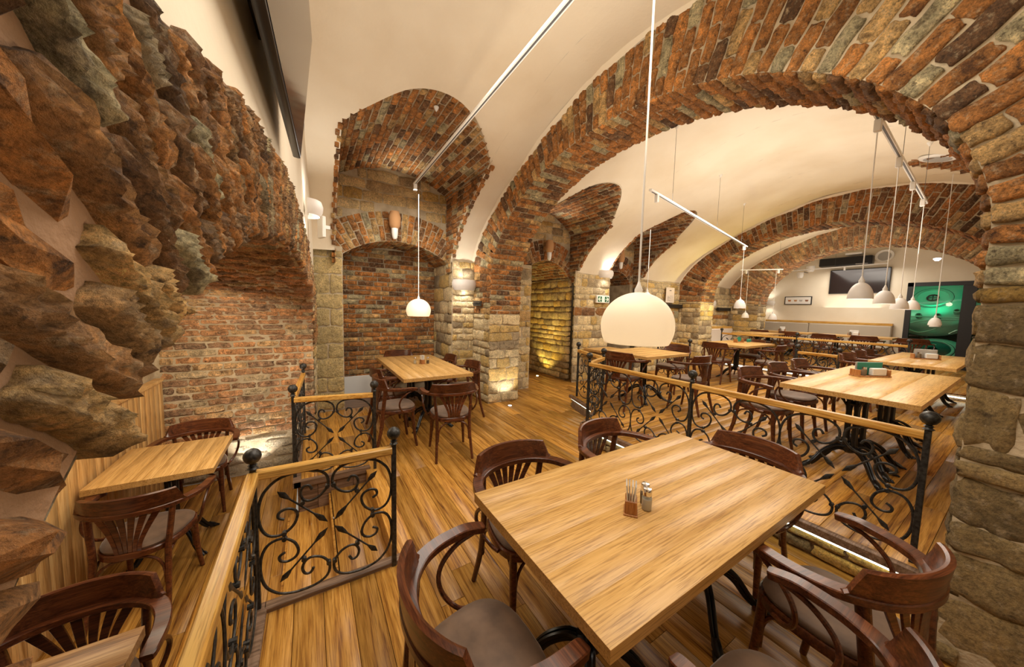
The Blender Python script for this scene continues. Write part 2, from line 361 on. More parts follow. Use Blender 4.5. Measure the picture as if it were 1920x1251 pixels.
def brown_brick(c, r): return brick_col(c, r)*np.array((.72, .66, .70))
class Wall:
    """collects the bricks and stones laid on one structure"""
    def __init__(s, parent): s.p = parent; s.b = []
    def lay(s, S, u0, u1, v0, v1, ch=.078, bl=.25, depth=.05, mask=None, col=brick_col, tpl='brick', gap=.014, name='brick', flip=1, jit=.006, tilt=.02, out=0.0, du=.002, ref=None):
        r = rng; S_ = lambda u, v: np.asarray(S(u, v), float); v = v0; row = 0
        pick = col if not isinstance(col, list) else None
        while v < v1-1e-4:
            h = ch() if callable(ch) else ch
            if v+h > v1-.02: h = v1-v
            vm = v+h/2; n = max(8, int((u1-u0)/.04)); us = np.linspace(u0, u1, n+1)
            if mask is None: runs = [(u0, u1)]
            else:
                ok = [mask(S_(u, vm)) for u in us]; runs = []; st = None
                for i, k in enumerate(ok):
                    if k and st is None: st = us[i]
                    if (not k or i == n) and st is not None: runs.append((st, us[i])); st = None
            for a, b_ in runs:
                u = a; first = True
                while u < b_-.02:
                    L_ = bl() if callable(bl) else bl*r.uniform(.86, 1.12)
                    if first and row % 2: L_ *= .5
                    first = False
                    if b_-u-L_ < .06: L_ = b_-u
                    um = u+L_/2; c = S_(um, vm); tu = (S_(um+du, vm)-S_(um-du, vm))/(2*du); tv = (S_(um, vm+du)-S_(um, vm-du))/(2*du)
                    lu, lv = np.linalg.norm(tu), np.linalg.norm(tv); tu /= lu; nn = np.cross(tu, tv); nn = nn/np.linalg.norm(nn); nn = nn if nn@((CAM if ref is None else ref)-c) > 0 else -nn; tv = np.cross(nn, tu)
                    g = gap*r.uniform(.7, 1.4); sx = max(L_*lu-g, .02); sy = max(h*lv-g, .015)
                    a1, a2 = r.normal(0, tilt), r.normal(0, tilt*.6)
                    n2 = nn+tu*a1*.6+tv*a2; n2 /= np.linalg.norm(n2); tu2 = tu-n2*(tu@n2); tu2 /= np.linalg.norm(tu2); tv2 = np.cross(n2, tu2)
                    c = c+nn*(out+r.uniform(-jit, jit)*.7-depth*.5+.014); cc = col(c, r)
                    tn, nm = tpl, name
                    if isinstance(cc, tuple): cc, tn, nm = cc
                    s.b.append((c, tu2*sx, tv2*sy, n2*depth, np.clip(cc, 0, 1), tn, nm, r.randint(100)))
                    u += L_
            v += h; row += 1
        return s
    def finish(s, limit=300, minpx=9.0):
        def score(b):
            c = b[0]; q = proj(c)
            if q is None: return 0
            px, py, z = q
            if px < -150 or px > 2070 or py < -150 or py > 1400: return 0
            return F_PX/z*np.linalg.norm(b[1]), F_PX/z*np.linalg.norm(b[1])*np.linalg.norm(b[2])*F_PX/z
        by = {}
        for b in s.b: by.setdefault(b[6], []).append(b)
        for nm, L_ in by.items():
            sc = [score(b) for b in L_]; sc = [(x if isinstance(x, tuple) else (0, 0)) for x in sc]
            order = sorted(range(len(L_)), key=lambda i: -sc[i][1]); keep = [i for i in order[:limit] if sc[i][0] >= minpx]; ks = set(keep)
            for i in keep:
                c, X, Y, Z, cc, tn, _, k = L_[i]; tk = tn+('_s' if nm == 'stone' else ''); me = TME[tk][k % len(TME[tk])]
                o = bpy.data.objects.new(nm, me); o.matrix_world = Matrix(((X[0], Y[0], Z[0], c[0]), (X[1], Y[1], Z[1], c[1]), (X[2], Y[2], Z[2], c[2]), (0, 0, 0, 1)))
                o.color = (*cc, 1); COL.objects.link(o); o.parent = s.p
            rest = [L_[i] for i in range(len(L_)) if i not in ks]
            if rest:
                V = []; Fc = []; C_ = []; off = 0
                for c, X, Y, Z, cc, tn, _, k in rest:
                    tv, tf = TPL[tn if tn not in ('fine', 'near') else 'stone'][k % 6]
                    V.append(c+tv[:, :1]*X+tv[:, 1:2]*Y+tv[:, 2:]*Z); Fc += [tuple(i+off for i in q) for q in tf]; off += len(tv); C_.append(np.tile(np.append(cc, 1), (len(tv), 1)))
                me = bpy.data.meshes.new(nm+'work'); me.from_pydata(np.concatenate(V).tolist(), [], Fc); me.materials.append(M['stone_j' if nm == 'stone' else 'brick_j'])
                at = me.color_attributes.new('tint', 'FLOAT_COLOR', 'POINT'); at.data.foreach_set('color', np.concatenate(C_).astype(np.float32).ravel()); me.update()
                o = link(nm+'work', me, s.p); o['kind'] = 'stuff'
def struct(name, mb, mats, label=None, sharp=30):
    o = mb.build(name, mats, None, sharp); o['kind'] = 'structure'
    if label: o['label'] = label
    return o
def strip(mb, A, B, mi=0, flip=False):
    """quads between two polylines of equal length"""
    n = len(A); f = [(i, i+1, n+i+1, n+i) for i in range(n-1)]
    if flip: f = [q[::-1] for q in f]
    mb.add(list(A)+list(B), f, mi)

# ------------------------------------------------------------------ vault profile and bays
VY = np.array([-1.25, -.95, -.65, -.2, .3, .9, 1.6, 2.2, 2.6, 3.1, 3.6, 4.13, 4.6, 5.05, 5.35, 5.45])
VZ = np.array([1.6, 2.43, 2.84, 3.17, 3.5, 3.80, 3.95, 3.98, 3.94, 3.82, 3.66, 3.43, 3.17, 2.84, 2.43, 2.15])
_c = crom(np.stack([VY, VZ], 1), 8); _c = np.array(_c); VYs, VZs = _c[:, 0], _c[:, 1]
def MZ(y): return float(np.interp(y, VYs, VZs))
def y_at(z, side=1):
    if side > 0:
        k = VYs > 2.2; return float(np.interp(-z, -VZs[k], VYs[k]))
    k = VYs < 2.2; return float(np.interp(z, VZs[k], VYs[k]))
class Niche:
    def __init__(s, x0, x1, zc, zs, yb=5.6, side=1): s.x0, s.x1, s.zc, s.zs, s.yb, s.side = x0, x1, zc, zs, yb, side; s.xm = (x0+x1)/2; s.hw = (x1-x0)/2
    def N(s, x): return s.zs+(s.zc-s.zs)*(1-((x-s.xm)/s.hw)**2)
N1 = Niche(.32, 2.06, 3.76, 3.50); N2 = Niche(3.41, 4.93, 3.62, 3.25); N3 = Niche(5.9, 7.1, 3.61, 3.22); N4 = Niche(6.9, 8.3, 3.88, 3.62, -.3, -1)
WOFF = -.22-.055*.3
def wall_x(y): return WOFF+.055*y
def vault(name, x0, x1, niches, label, xfun0=None):
    mb = MB(); cols = []
    xs = [(x, 0) for x in np.linspace(x0, x1, max(6, int((x1-x0)/.25)))]
    for n in niches: xs += [(x, 0) for x in np.linspace(n.x0, n.x1, 26)[1:-1]]+[(n.x0, -1), (n.x0, 1), (n.x1, -1), (n.x1, 1)]
    xs = sorted(xs)
    for x, sd in xs:
        ya, yb = -1.2, 5.38; key = []
        for n in niches:
            if n.x0 < x+sd*1e-6 < n.x1:
                key.append(id(n)); z = n.N(x)
                if n.side > 0: yb = y_at(z)
                else: ya = y_at(z, -1)
        t = np.linspace(0, 1, 48); ys = ya+(yb-ya)*(.5-.5*np.cos(PI*t)); col = []
        for y in ys:
            xx = xfun0(y) if xfun0 and (x, sd) == xs[0] else x
            col.append((xx, y, MZ(y)+.012*math.sin(3.1*x+2.3*y)+.008*math.sin(7.3*x-5.1*y)))
        cols.append((x, tuple(key), col))
    for (xa, ia, A), (xb, ib, B) in zip(cols[:-1], cols[1:]):
        if ia != ib and xb-xa < 1e-5: continue
        strip(mb, A, B)
    return struct(name, mb, 'plaster', label, 60)
vault('ceiling', -.30, 2.55, [N1], 'cream plastered barrel vault over the near bay', wall_x)
vault('ceiling.001', 3.05, 8.85, [N2, N3, N4], 'cream plastered barrel vault over the raised middle bay')
vault('ceiling.002', 9.4, 11.65, [], 'cream plastered vault between the second and third brick arch')
vault('ceiling.003', 12.15, 13.82, [], 'cream plastered vault before the far end wall')

# ------------------------------------------------------------------ niches
def niche(idx, n, arch, yend, front, lower_left=None, lower_right=None, back=None, stuffcol=brick_col):
    """arch=(xc, half, zspring, rise) of the lower opening in the niche's back wall"""
    xc, hf, zsp, rise = arch; R = (hf*hf+rise*rise)/(2*rise); zc0 = zsp+rise-R; th = math.asin(hf/R)
    mb = MB()
    # lunette soffit
    A = []; B = []
    for x in np.linspace(n.x0, n.x1, 21): z = n.N(x)+.005; A.append((x, y_at(z)-.004, z)); B.append((x, n.yb+.02, z))
    strip(mb, A, B)
    # side walls
    for x, fl in ((n.x0-.005, 0), (n.x1+.005, 1)):
        zz = np.linspace(2.2, n.zs+.03, 14); strip(mb, [(x, y_at(z) if z > 2.43 else 5.36, z) for z in zz], [(x, n.yb+.02, z) for z in zz])
    # back wall above the opening arch
    xs = np.linspace(n.x0-.02, n.x1+.02, 41)
    def intr(x): 
        d = min(abs(x-xc), hf); return zc0+math.sqrt(R*R-d*d)
    yb = n.yb+.005
    strip(mb, [(x, yb, intr(x) if abs(x-xc) < hf else 0) for x in xs], [(x, yb, n.N(min(max(x, n.x0), n.x1))+.03) for x in xs])
    # opening soffit and sides
    ths = np.linspace(-th, th, 21); strip(mb, [(xc+R*math.sin(t), yb, zc0+R*math.cos(t)) for t in ths], [(xc+R*math.sin(t), yend, zc0+R*math.cos(t)) for t in ths])
    for x in (xc-hf, xc+hf): strip(mb, [(x, yb, 0), (x, yb, zsp+.01)], [(x, yend, 0), (x, yend, zsp+.01)])
    if back: strip(mb, [(xc-hf, yend, 0), (xc+hf, yend, 0)], [(xc-hf, yend, zsp+rise), (xc+hf, yend, zsp+rise)])
    o = struct('wall_niche' if idx == 0 else 'wall_niche.%03d' % idx, mb, 'mortar', ['brick vaulted niche in the back wall above the six-seat table', 'brick vaulted passage niche lit yellow beside the first pillar', 'brick vaulted niche behind the large round lamp'][idx], 30)
    w = Wall(o)
    # soffit bricks, long side running into the niche
    xs_ = np.linspace(n.x0, n.x1, 60); arc = np.concatenate([[0], np.cumsum(np.hypot(np.diff(xs_), np.diff([n.N(x) for x in xs_])))])
    fx = lambda v: float(np.interp(v, arc, xs_))
    w.lay(lambda u, v: (fx(v), u, n.N(fx(v))+.0), 3.2, n.yb, 0, arc[-1], .078, .24, .05, mask=lambda p: p[1] > y_at(n.N(p[0]))-.01, col=stuffcol, flip=-1, jit=.01, ref=np.array((xc, 4.6, 1.7)))
    for x, fl in ((n.x0, 1), (n.x1, -1)):
        w.lay(lambda u, v, x=x: (x, u, v), 3.4, n.yb, 2.2, n.zs-.02, .078, .24, .05, mask=lambda p: p[1] > (y_at(p[2]) if p[2] > 2.43 else 5.36)+.03, col=stuffcol, flip=fl, jit=.012, ref=np.array((xc, 4.6, 1.7)))
    # ragged brick edging down the mouth of the niche
    for xa, xb in ((n.x0-.055, n.x0+.004), (n.x1-.004, n.x1+.07)):
        y0_ = y_at(n.zs); yy_ = np.linspace(y0_, 5.34, 40); ar_ = np.concatenate([[0], np.cumsum(np.hypot(np.diff(yy_), np.diff([MZ(y) for y in yy_])))])
        fy = lambda v: float(np.interp(v, ar_, yy_))
        w.lay(lambda u, v: (u+.012*math.sin(v*37), fy(v), MZ(fy(v))), xa, xb, 0, ar_[-1], .080, .3, .05, col=stuffcol, out=.016)
    # radial ring
    ring = .46 if idx == 0 else .42
    w.lay(lambda u, v: (xc+(R+u)*math.sin(v/R), n.yb, zc0+(R+u)*math.cos(v/R)), .0, ring, -th*R*1.02, th*R*1.02, .080, .23, .05, mask=lambda p: n.x0 < p[0] < n.x1 and p[2] < n.N(p[0]), col=stuffcol, flip=-1 if True else 1)
    # stones above the ring
    w.lay(lambda u, v: (u, n.yb, v), n.x0, n.x1, zsp+.1, n.zc, lambda: rng.uniform(.10, .19), lambda: rng.uniform(.2, .5), .06, mask=lambda p: math.hypot(p[0]-xc, p[2]-zc0) > R+ring+.06 and p[2] < n.N(p[0])-.03, col=lambda c, r: stone_col(c, r)*np.array((.9, .82, .7)), tpl='stone', name='stone', flip=1)
    # soffit of the opening
    w.lay(lambda u, v: (xc+R*math.sin(v/R), u, zc0+R*math.cos(v/R)), n.yb, yend, -th*R, th*R, .078, .24, .045, col=stuffcol, flip=-1, ref=np.array((xc, 4.6, 1.7)))
    return o, w, (xc, hf, zsp, rise, R, zc0, th)
o1, w1, a1 = niche(0, N1, (1.26, .84, 2.36, .29), 6.36, None, back=True)
# recess back wall and jambs of the first niche
w1.lay(lambda u, v: (u, 6.34, v), .42, 2.10, .12, 2.7, .083, .27, .05, mask=lambda p: p[2] < a1[5]+math.sqrt(max(a1[4]**2-(p[0]-a1[0])**2, 0)), col=lambda c, r: brick_col(c, r)*np.array((1.0, .95, .9)), flip=1)
w1.lay(lambda u, v: (2.09, u, v), 5.36, 6.34, .02, 2.36, lambda: rng.uniform(.13, .26), lambda: rng.uniform(.25, .5), .06, col=stone_col, tpl='stone', name='stone', flip=-1)
w1.finish(300)
MB().box((.44, 6.30, .0), (1.05, 6.345, .34), bev=.004).build('plinth', 'white', o1)
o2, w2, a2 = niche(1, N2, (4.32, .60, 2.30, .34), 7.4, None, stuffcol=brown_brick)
w2.lay(lambda u, v: (4.90, u, v), 5.5, 7.4, .02, 2.30, lambda: rng.uniform(.10, .19), lambda: rng.uniform(.2, .45), .07, col=lambda c, r: stone_col(c, r)*np.array((1, .92, .75)), tpl='stone', name='stone', flip=-1, jit=.015)
w2.finish(300, 8)
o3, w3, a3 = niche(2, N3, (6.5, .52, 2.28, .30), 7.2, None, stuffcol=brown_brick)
w3.finish(300, 8)

# right-hand lunette of the middle bay
mb = MB(); A = []; B = []
for x in np.linspace(N4.x0, N4.x1, 15): z = N4.N(x)+.005; A.append((x, y_at(z, -1)+.004, z)); B.append((x, -.3, z))
strip(mb, A, B); strip(mb, [(N4.x0, -.3, 3.0), (N4.x1, -.3, 3.0)], [(N4.x0, -.3, 3.95), (N4.x1, -.3, 3.95)])
for x in (N4.x0, N4.x1): strip(mb, [(x, y_at(z, -1), z) for z in (3.0, 3.3, 3.64)], [(x, -.3, z) for z in (3.0, 3.3, 3.64)])
on4 = struct('wall_lunette', mb, 'mortar', 'brick lunette cut into the vault on the street side')
wn4 = Wall(on4)
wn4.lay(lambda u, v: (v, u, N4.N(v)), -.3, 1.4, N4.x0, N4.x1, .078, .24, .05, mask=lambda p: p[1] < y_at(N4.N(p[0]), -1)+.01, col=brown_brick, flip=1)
wn4.finish(300, 9)

# ------------------------------------------------------------------ transverse arches
def inner_curve(yc, a, z0, b, n=140):
    P = [(yc-a, 0.0), (yc-a, z0*.5)]+[(yc-a*math.cos(t), z0+b*math.sin(t)) for t in np.linspace(0, PI, n)]+[(yc+a, z0*.5), (yc+a, 0.0)]
    P = np.array(P); s = np.concatenate([[0], np.cumsum(np.hypot(*np.diff(P, axis=0).T))]); return P, s
def arch(idx, x0, x1, yc, a, z0, b, label, zl=1.5, zr=1.75, colr=brick_col, stone=stone_col, zfl=0.0, topstones=False):
    P, s = inner_curve(yc, a, z0, b); T = s[-1]
    def C(v): return np.array([np.interp(v, s, P[:, 0]), np.interp(v, s, P[:, 1])])
    def nrm(v):
        d = C(min(v+.03, T))-C(max(v-.03, 0)); d /= np.linalg.norm(d); return np.array([-d[1], d[0]])   # outwards
    mb = MB(); vs = np.linspace(0, T, 120)
    for x, fl in ((x0+.008, 0), (x1-.008, 1)):
        In = [C(v)+nrm(v)*.008 for v in vs]; Out = [C(v)+nrm(v)*.95 for v in vs]
        Out = [np.array([min(max(o[0], -1.3), 5.62), min(o[1], MZ(min(max(o[0], -1.2), 5.38))+.10) if -1.2 < o[0] < 5.38 else min(o[1], 2.6)]) for o in Out]
        strip(mb, [(x, p[0], p[1]) for p in In], [(x, p[0], p[1]) for p in Out])
    strip(mb, [(x0+.008, *(C(v)+nrm(v)*.008)) for v in vs], [(x1-.008, *(C(v)+nrm(v)*.008)) for v in vs])
    o = struct('trim_%d' % (idx+1), mb, 'mortar', label)
    lip = MB(); ys_ = np.linspace(-.9, 5.36, 90); g = [(x0-.05, y, MZ(y)+.004) for y in ys_]; g2 = [(x0-.012, y, MZ(y)-.030-.010*math.sin(9*y)) for y in ys_]; g3 = [(x0+.02, y, MZ(y)-.026-.010*math.sin(9*y)) for y in ys_]
    strip(lip, g, g2); strip(lip, g2, g3); link('plaster_lip', lip.mesh('plaster_lip', 'plaster', 70), o)
    w = Wall(o)
    # v where the legs stop being brick
    vl = T-zl; vr = zr
    inside = lambda p: (p[2] < MZ(min(max(p[1], -1.2), 5.38))+.25) and -1.25 < p[1] < 5.60
    Sf = lambda u, v: (x0, *(C(v)+nrm(v)*u))
    w.lay(Sf, .0, .98, vr, vl, .088, .27, .055, mask=inside, col=colr, flip=-1, jit=.010, tpl='fine' if idx == 0 else 'brick')
    w.lay(lambda u, v: (u, *C(v)), x0+.005, x1, vr, vl, .084, .25, .055, col=colr, flip=1, jit=.010, tpl='fine' if idx == 0 else 'brick', ref=np.array(((x0+x1)/2, yc, 1.0)))
    # stone legs
    cs = lambda: rng.uniform(.11, .22); ls = lambda: rng.uniform(.2, .45)
    w.lay(lambda u, v: (x0, u, v), yc+a, 5.38, zfl+.01, zl, cs, ls, .06, col=stone, tpl='fine' if idx == 0 else 'stone', name='stone', flip=-1, jit=.012)
    w.lay(lambda u, v: (u, yc+a, v), x0, x1, zfl+.01, zl, cs, ls, .06, col=stone, tpl='fine' if idx == 0 else 'stone', name='stone', flip=1, jit=.012)
    w.lay(lambda u, v: (x0, u, v), -.75, yc-a, zfl+.01, zr, lambda: rng.uniform(.07, .26), lambda: rng.uniform(.4, .95), .07, gap=.004, tilt=.035, col=grey_stone_col, tpl='fine', name='stone', flip=-1, jit=.018)
    w.lay(lambda u, v: (u, yc-a, v), x0, x1, zfl+.01, zr, cs, ls, .06, col=grey_stone_col, tpl='stone', name='stone', flip=-1, jit=.012, ref=np.array(((x0+x1)/2, yc, 1.0)))
    w.finish(300, 9 if idx == 0 else 8)
    return o
arch(0, 2.5, 3.1, 2.45, 2.30, 1.98, 1.47, 'first and largest brick arch spanning the room above the iron railing')
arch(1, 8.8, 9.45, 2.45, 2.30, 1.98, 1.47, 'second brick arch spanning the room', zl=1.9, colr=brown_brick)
arch(2, 11.6, 12.15, 2.45, 2.08, 1.85, 1.50, 'third brick arch in front of the far end wall', zl=1.9, colr=lambda c, r: pale_brick(c, r)*.95)

# ------------------------------------------------------------------ back wall below the vault (y about 5.35)
mb = MB()
def wquad(mb, x0, x1, y, z0=0, z1=2.46, mi=0): strip(mb, [(x0, y, z0), (x1, y, z0)], [(x0, y, z1), (x1, y, z1)], mi)
wquad(mb, 2.08, 2.52, 5.355); wquad(mb, 3.08, 3.74, 5.355); wquad(mb, 4.90, 5.98, 5.355); wquad(mb, 7.02, 8.82, 5.355); wquad(mb, 9.4, 13.82, 5.355); wquad(mb, -.05, .42, 5.505)
strip(mb, [(3.74, 5.37, 0), (3.74, 5.37, 2.5)], [(3.74, 7.4, 0), (3.74, 7.4, 2.5)])
strip(mb, [(.42, 5.52, 0), (.42, 5.52, 2.4)], [(.42, 6.36, 0), (.42, 6.36, 2.4)])
ow = struct('wall_back', mb, 'mortar', 'pale rubble stone wall along the back of the room')
wb = Wall(ow); cs = lambda: rng.uniform(.10, .21); ls = lambda: rng.uniform(.16, .42)
mix = lambda c, r: (brick_col(c, r)*.9, 'brick', 'stone') if (1.42 < c[2] < 1.62 and r.rand() < .7) else stone_col(c, r)
for a_, b_, y_ in ((2.09, 2.5, 5.35), (3.1, 3.74, 5.35), (4.90, 5.98, 5.35), (7.02, 8.8, 5.35), (9.45, 11.6, 5.35), (12.15, 13.8, 5.35)):
    wb.lay(lambda u, v, y_=y_: (u, y_, v), a_, b_, .02, 2.40, cs, ls, .06, col=mix, tpl='fine' if b_ < 3 else 'stone', name='stone', flip=1, jit=.014)
wb.lay(lambda u, v: (u, 5.50, v), .0, .42, .02, 2.40, lambda: rng.uniform(.2, .3), .45, .05, col=lambda c, r: np.array((.58, .44, .20))*r.uniform(.8, 1.1), tpl='block', name='stone', flip=1, gap=.016)
wb.finish(300, 8)
# end wall of the rooms beyond the passages
mb = MB(); wquad(mb, 2.6, 9.5, 9.6, 0, 3.2); strip(mb, [(2.6, 7.4, 3.2), (9.5, 7.4, 3.2)], [(2.6, 9.6, 3.2), (9.5, 9.6, 3.2)]); strip(mb, [(9.5, 7.2, 0), (9.5, 7.2, 3.2)], [(9.5, 9.6, 0), (9.5, 9.6, 3.2)]); strip(mb, [(2.6, 7.4, 0), (2.6, 7.4, 3.2)], [(2.6, 9.6, 0), (2.6, 9.6, 3.2)])
struct('wall_north', mb, 'mortar', 'wall of the dim room seen through the passage')
# street-side wall, behind the camera's right shoulder
mb = MB(); wquad(mb, -.4, 13.85, -1.2, 0, 2.6); struct('wall_right', mb, 'plaster', 'plastered wall on the street side')
mb = MB(); strip(mb, [(-.32, -1.2, -.45), (-.32, -1.2, 4.1)], [(-.32, .25, -.45), (-.32, .25, 4.1)]); struct('wall_near', mb, 'plaster', 'plastered wall beside the brick arch')

# ------------------------------------------------------------------ left wall with the alcove arch
EI = (2.55, 2.25, 1.04, .90); EO = (2.60, 2.78, 1.20, 1.14)
def ell(e, t): return e[0]-e[1]*math.cos(t), e[2]+e[3]*math.sin(t)
mb = MB(); ts = np.linspace(-.0, PI, 90); eps = .004
LX = lambda y, d=0: wall_x(y)-d
# ring backing (mortar) and plaster above
inn = [ell(EI, t) for t in ts]; out_ = [ell(EO, t) for t in ts]
strip(mb, [(LX(y, eps), y+(2.6-y)*.0, z+.02) for y, z in inn], [(LX(y, eps), y, z) for y, z in out_], 1)
strip(mb, [(LX(.30, eps), .30, -.42), (LX(.30, eps), .30, 1.04)], [(LX(-.18, eps), -.18, -.42), (LX(-.18, eps), -.18, 1.2)], 1)
strip(mb, [(LX(4.80, eps), 4.80, -.42), (LX(4.8, eps), 4.80, 1.04)], [(LX(5.38, eps), 5.38, -.42), (LX(5.38, eps), 5.38, 1.2)], 1)
# plaster: from the outer ellipse up to the vault
strip(mb, [(LX(y, .012), y, z-.03) for y, z in out_], [(LX(y, .012), y, max(MZ(min(max(y, -1.2), 5.38))+.05, z)) for y, z in out_], 0)
ol = struct('wall_left', mb, ['plaster', 'mortar_d'], 'left wall with a low rough brick arch opening into the sunken alcove')
wl = Wall(ol)
def ringS(u, v):
    t = v; y0, z0 = ell(EI, t); y1, z1 = ell(EO, t); return (LX(y0+(y1-y0)*u), y0+(y1-y0)*u, z0+(z1-z0)*u)
def left_col(c, r):
    if c[1] < .75 and c[2] > 1.95: return (np.array((.50, .38, .22))*r.uniform(.7, 1.1), 'fine', 'stone')
    b = brick_col(c, r); k = r.uniform(.0, .9); b = b*(1-k)+np.array((.34, .205, .095))*r.uniform(.6, 1.15)*k; return b*1.25
# lay in angle steps chosen so that each ring brick is about 8 cm wide
tt = .02; row = 0
while tt < PI-.02:
    y0, z0 = ell(EI, tt); ds = math.hypot(EI[1]*math.sin(tt), EI[3]*math.cos(tt)); ds2 = math.hypot(EO[1]*math.sin(tt), EO[3]*math.cos(tt)); dt = (.064 if tt < 1.2 else .078)/(.5*(ds+ds2))
    r_ = rng; cuts = [r_.uniform(-.03, .05)-.045*max(0, 1-tt/.9)-.16*max(0, 1-tt/.45)] + ([.52+r_.uniform(-.12, .12)] if row % 2 else [.28+r_.uniform(-.05, .05), .74+r_.uniform(-.06, .06)]) + [1.0+r_.uniform(-.06, .05)]
    for a_, b_ in zip(cuts[:-1], cuts[1:]):
        um = (a_+b_)/2; tm = tt+dt/2; c = np.array(ringS(um, tm)); tu = np.array(ringS(b_, tm))-np.array(ringS(a_, tm)); tv = np.array(ringS(um, tt+dt))-np.array(ringS(um, tt))
        L_ = np.linalg.norm(tu); H_ = np.linalg.norm(tv); tu /= L_; nn = np.cross(tu, tv); nn /= np.linalg.norm(nn); nn = nn if nn[0] > 0 else -nn
        tv = np.cross(nn, tu); n2 = nn+tu*r_.normal(0, .05)+tv*r_.normal(0, .05); n2 /= np.linalg.norm(n2)
        c = c+nn*(r_.uniform(-.006, .006)-.046); cc = left_col(c, r_); nm = 'brick'
        if isinstance(cc, tuple): cc, _, nm = cc
        wl.b.append((c, tu*(L_-.016), tv*(H_-r_.uniform(.010, .022)), n2*.135, np.clip(cc, 0, 1), 'near', nm, r_.randint(100)))
    tt += dt; row += 1
cs3 = lambda: rng.uniform(.10, .2)
wl.lay(lambda u, v: (LX(u), u, v), 4.80, 5.38, -.4, 1.2, cs3, .3, .05, col=stone_col, tpl='stone', name='stone', flip=1)
wl.finish(300, 8)
# alcove: vaulted far wall, panelling, vault
mb = MB(); AX0 = -1.36
prof = [(4.78, -.42), (4.79, .3)]+[ell(EI, t) for t in ts[::-1]]+[(.30, .3), (.30, -.42)]
strip(mb, [(LX(y, .0)-.01, y, z) for y, z in prof], [(AX0-.03, y, z) for y, z in prof])
strip(mb, [(AX0-.03, .3, -.42), (AX0-.03, 4.8, -.42)], [(AX0-.03, .3, 2.0), (AX0-.03, 4.8, 2.0)])
oa = struct('wall_alcove', mb, 'mortar', 'brick wall and low vault of the sunken alcove, whitewashed in places')
wa = Wall(oa)
PP = np.array(prof[:2]+prof[2:88]); SS = np.concatenate([[0], np.cumsum(np.hypot(*np.diff(PP, axis=0).T))])
Sa = lambda u, v: (u, float(np.interp(v, SS, PP[:, 0])), float(np.interp(v, SS, PP[:, 1])))
def alc_col(c, r):
    if c[2] < .02: return (np.array((.66, .57, .42))*r.uniform(.75, 1.05), 'stone', 'stone')
    return pale_brick(c, r)*1.0
wa.lay(Sa, AX0, .03, .02, .44, lambda: rng.uniform(.08, .15), lambda: rng.uniform(.2, .4), .06, col=lambda c, r: np.array((.64, .55, .40))*r.uniform(.7, 1.05), tpl='stone', name='stone', flip=-1, jit=.02)
wa.lay(Sa, AX0, .03, .46, SS[-1]-.02, .080, .24, .055, mask=lambda p: p[0] < LX(p[1])+(.02 if p[1] > 3.3 else -.03 if p[1] > 1.7 else -.14), col=lambda c, r: pale_brick(c, r), flip=-1, jit=.014, tpl='fine', ref=np.array((-.7, 2.5, .8)))
wa.finish(300, 8)
# panelling boards on the alcove's outer wall
ob = struct('wall_panelling', MB().box((AX0-.02, .35, .77), (AX0+.045, 4.74, .80)), 'panel', 'pale oak board panelling with a cap in the alcove')
pm = MB().box((0, -.0525, -.011), (1.17, .0525, .011), bev=.003).mesh('panel_board', 'panel')
for k in range(41):
    o = link('board', pm, ob); o.matrix_world = Matrix(((0, 0, -1, AX0+.02), (0, 1, 0, .42+k*.107), (1, 0, 0, -.40), (0, 0, 0, 1)))

# ------------------------------------------------------------------ floors of individual planks
def plank_field(parent, x0, x1, y0, y1, z, along, w=.135, poly=None, lmin=1.0, lmax=2.2, hole=None, name='plank'):
    cache = {}
    lo, hi = (x0, x1) if along == 'x' else (y0, y1); a, b_ = (y0, y1) if along == 'x' else (x0, x1)
    n = round((b_-a)/w); w = (b_-a)/n; out = []
    for i in range(n):
        c = a+(i+.5)*w
        # runs inside polygon
        ss = np.arange(lo, hi+.001, .05); ok = [(poly is None or inside_poly((s, c) if along == 'x' else (c, s), poly)) and not (hole and hole((s, c) if along == 'x' else (c, s))) for s in ss]
        st = None; runs = []
        for j, k in enumerate(ok):
            if k and st is None: st = ss[j]
            if (not k or j == len(ss)-1) and st is not None: runs.append((st, ss[j])); st = None
        for r0, r1 in runs:
            s = r0; first = True
            while s < r1-.02:
                L_ = rng.uniform(lmin, lmax)*(rng.uniform(.3, 1) if first else 1); first = False
                if r1-s-L_ < .3: L_ = r1-s
                key = round(L_, 3); me = MB().box((-L_/2+.001, -w/2+.0012, -.02), (L_/2-.001, w/2-.0012, 0), bev=.0015).mesh('floor_plank', 'floor')
                m_ = s+L_/2
                loc = (m_, c, z) if along == 'x' else (c, m_, z); out.append((loc, me)); s += L_
    sc = []
    for loc, me in out:
        q = proj(loc); sc.append(0 if q is None else 1/q[2]**2 if -400 < q[0] < 2400 else .001)
    order = sorted(range(len(out)), key=lambda i: -sc[i])
    for i in order[:300]:
        loc, me = out[i]; o = link(name, me, parent); o.location = loc
        if along == 'y': o.rotation_euler = (0, 0, PI/2)
def inside_poly(p, poly):
    x, y = p; c = False; n = len(poly)
    for i in range(n):
        x1, y1 = poly[i]; x2, y2 = poly[(i+1) % n]
        if (y1 > y) != (y2 > y) and x < (x2-x1)*(y-y1)/(y2-y1)+x1: c = not c
    return c
DAIS = [(2.82, -1.15), (2.82, 2.86), (3.35, 3.16), (3.6, 3.95), (6.15, 3.95), (6.6, 4.7), (9.35, 4.7), (9.35, -1.15)]
STEP = lambda p: p[0] < .45 and 2.03 < p[1] < 3.36 or p[0] < -.24 and p[1] < 3.6 or (p[0] < -.14+.1 and p[1] > 3.3)
